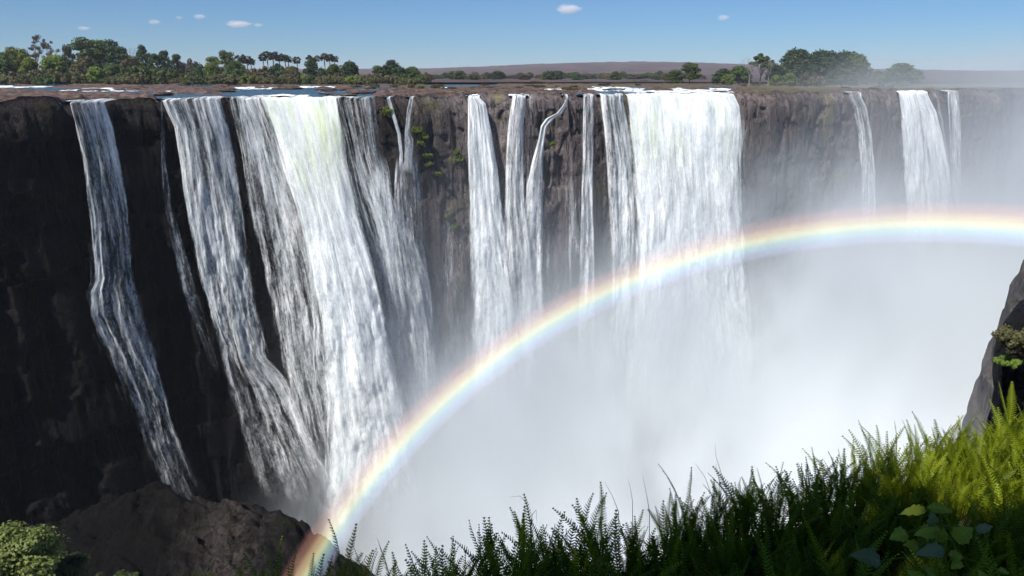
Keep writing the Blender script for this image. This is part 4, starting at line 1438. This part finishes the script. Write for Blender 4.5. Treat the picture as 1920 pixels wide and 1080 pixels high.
# ------------------------------------------------------------------ a few small clouds
k_ = NT("fair_weather_cloud")
nz_ = k_.noise(k_.mapping(k_.obj(), (1.3, 1.3, 1.6)), 1.6, 5, 0.6)
rr_ = k_.n("ShaderNodeVectorMath", {0: k_.obj()}, operation='LENGTH').outputs["Value"]
dn_ = k_.math('MULTIPLY', k_.maprange(k_.math('SUBTRACT', k_.math('ADD', nz_, 0.35), rr_), 0.0, 0.45), 0.011)
pv_ = k_.n("ShaderNodeVolumePrincipled", {"Color": (1.0, 0.98, 0.98, 1), "Density": dn_, "Anisotropy": -0.2})
k_.t.links.new(pv_.outputs[0], k_.out.inputs["Volume"])
M_cloud = k_.m


def cloud_mesh():
    n, m = 20, 12
    u = np.linspace(0, 2 * np.pi, n)
    w = np.linspace(0, np.pi, m)
    U, Wv = np.meshgrid(u, w, indexing="ij")
    return mesh_np("cloud", np.stack([np.cos(U) * np.sin(Wv), np.sin(U) * np.sin(Wv), np.cos(Wv)], -1).reshape(-1, 3) * 1.0, grid_faces(n, m), M_cloud)


CM = cloud_mesh()
for (px, py, rx, ry, lab) in [(1066, 17, 30, 11, "largest white cloud, high above the middle of the falls"), (447, 45, 30, 8, "flat cloud streak above the squarish trees"), (484, 47, 12, 5, "small puff right of the flat cloud streak"),
                              (289, 41, 14, 6, "small puff above the dark pointed tree"), (374, 31, 15, 6, "higher small puff above the gap in the trees"), (336, 33, 9, 4, "faintest puff between two small puffs"),
                              (157, 53, 15, 5, "low faint puff above the big left grove"), (1356, 33, 14, 7, "lone small puff right of the largest cloud")]:
    p = at_y(px, py, 7000.0)
    o = obj("cloud", CM, None, p)
    o.scale = (rx / F * 7000, rx / F * 5000, ry / F * 7000)
    tag(o, lab, "cloud", "small clouds")


#@@MIST

# ------------------------------------------------------------------ mist (fills the gorge)
def mist_mat():
    k = NT("drifting_spray")
    o = k.obj()
    warp = k.n("ShaderNodeTexNoise", {"Vector": k.mapping(o, (0.022, 0.022, 0.016)), "Scale": 1.0, "Detail": 3.0, "Roughness": 0.55})
    sep = k.n("ShaderNodeSeparateXYZ", {0: o})
    x, y, z = sep.outputs
    wsep = k.n("ShaderNodeSeparateXYZ", {0: warp.outputs["Color"]})
    wx = k.math('MULTIPLY', k.math('SUBTRACT', wsep.outputs[0], 0.5), 60.0)
    wz = k.math('MULTIPLY', k.math('SUBTRACT', wsep.outputs[2], 0.5), 46.0)
    xx = k.math('ADD', x, wx)
    zz = k.math('ADD', z, wz)
    # height of the mist's top rises to the right
    fx = k.n("ShaderNodeFloatCurve", {"Value": k.maprange(xx, -60, 160, 0, 1, False)})
    cv = fx.mapping.curves[0]
    pts = [(0.0, 0.0), (0.08, 0.24), (0.16, 0.46), (0.25, 0.60), (0.395, 0.715), (0.545, 0.74), (0.727, 0.795), (1.0, 0.90)]
    while len(cv.points) < len(pts):
        cv.points.new(0.5, 0.5)
    for p, (a, b) in zip(cv.points, pts):
        p.location = (a, b)
    fx.mapping.update()
    top = k.maprange(fx.outputs[0], 0, 1, -110, 0, False)
    below = k.math('SUBTRACT', top, zz)
    dens = k.maprange(below, -16, 24)
    xs = k.math('ADD', xx, k.math('MULTIPLY', k.math('SUBTRACT', k.math('MINIMUM', k.math('MAXIMUM', y, 60.0), 120.0), 60.0), 0.6))
    xg = k.maprange(xs, -20, 12)
    dens = k.math('MULTIPLY', dens, xg)
    bil = k.noise(k.mapping(o, (0.045, 0.045, 0.028)), 1.0, 5, 0.65, 0.4)
    dens = k.math('MULTIPLY', dens, k.maprange(bil, 0.38, 0.64, 0.05, 2.2))
    thin = k.math('MULTIPLY', k.maprange(xx, 44, 128), k.maprange(zz, 8, -12))
    wisps = k.math('MULTIPLY', k.maprange(xs, -18, 24), k.maprange(zz, -4, -58))
    tot = k.math('ADD', k.math('MULTIPLY', dens, 0.055), k.math('ADD', k.math('MULTIPLY', thin, 0.017), k.math('MULTIPLY', wisps, 0.0075)))
    pv = k.n("ShaderNodeVolumePrincipled", {"Color": (0.60, 0.645, 0.68, 1), "Density": tot, "Anisotropy": -0.58})
    k.t.links.new(pv.outputs[0], k.out.inputs["Volume"])
    return k.m


def box_mesh(name, x0, x1, y0, y1, z0, z1, mat):
    V = np.array([(x, y, z) for z in (z0, z1) for y in (y0, y1) for x in (x0, x1)], float)
    Q = np.array([[0, 2, 3, 1], [4, 5, 7, 6], [0, 1, 5, 4], [2, 6, 7, 3], [0, 4, 6, 2], [1, 3, 7, 5]])
    return mesh_np(name, V, Q, mat, smooth=False)


mist = obj("mist", box_mesh("mist", -75, 260, 14, 225, Z_FLOOR - 0.5, 18, mist_mat()))
tag(mist, "white spray cloud rising out of the gorge", "mist", kind="stuff")

k_ = NT("thin_air")
pv_ = k_.n("ShaderNodeVolumePrincipled", {"Color": (0.82, 0.88, 1.0, 1), "Density": 0.00009, "Anisotropy": 0.0})
k_.t.links.new(pv_.outputs[0], k_.out.inputs["Volume"])
hz = obj("haze", box_mesh("haze", -8000, 8000, -60, 6500, Z_FLOOR - 3, 90, k_.m))
tag(hz, "pale dry-season haze over the plain", "haze", kind="stuff")

# ------------------------------------------------------------------ rainbow: its light painted as colours on a thin sheet round the point opposite the sun
def rainbow():
    k = NT("rainbow_colours")
    uv = k.n("ShaderNodeTexCoord").outputs["UV"]
    r = k.n("ShaderNodeSeparateXYZ", {0: uv}).outputs[0]          # 0 inner (violet) .. 1 outer (red)
    col = k.ramp(r, [(0.0, (0.66, 0.70, 1.0)), (0.22, (0.58, 0.68, 1.0)), (0.36, (0.58, 0.90, 1.0)), (0.46, (0.74, 1.0, 0.78)),
                     (0.56, (1.0, 0.97, 0.55)), (0.68, (1.0, 0.74, 0.40)), (0.82, (1.0, 0.50, 0.35)), (1.0, (0.95, 0.42, 0.38))])
    al = k.ramp(r, [(0.0, (0, 0, 0)), (0.2, (0.28,) * 3), (0.40, (0.42,) * 3), (0.56, (0.62,) * 3), (0.68, (0.50,) * 3), (0.82, (0.22,) * 3), (1.0, (0, 0, 0))], 'EASE')
    dif = k.n("ShaderNodeBsdfDiffuse", {"Color": col})
    t = k.n("ShaderNodeBsdfTransparent")
    vary = k.noise(k.mapping(uv, (0.0, 5.0, 0)), 1.0, 3, 0.6)
    a = k.math('MULTIPLY', al, k.maprange(vary, 0.3, 0.7, 0.36, 0.50))
    m = k.surf(k.n("ShaderNodeMixShader", {0: a, 1: t.outputs[0], 2: dif.outputs[0]}).outputs[0])
    A = LDIR.normalized()
    e1 = Vector((0, 0, 1)).cross(A).normalized()
    e2 = A.cross(e1).normalized()
    if e2.z < 0:
        e2 = -e2
    Dd = 44.0
    n_a, n_r = 220, 25
    ang = np.linspace(math.radians(-112), math.radians(60), n_a)
    V, UV = [], []
    for q in ang:
        dirv = e2 * math.cos(q) + e1 * math.sin(q) * (1 if e1.x > 0 else -1)
        for j in range(n_r):
            w = j / (n_r - 1)
            R = Dd * math.tan(math.radians(40.15 + 3.1 * w))
            dd = Dd + 0.5 * math.sin(w * math.pi)
            p = A * dd + dirv * R
            V.append(p[:])
            UV.append((w, q))
    return mesh_np("rainbow", np.array(V), grid_faces(n_a, n_r), m, uv=np.array(UV))


rb = obj("rainbow", rainbow())
tag(rb, "broad pastel rainbow arching through the spray", "rainbow")
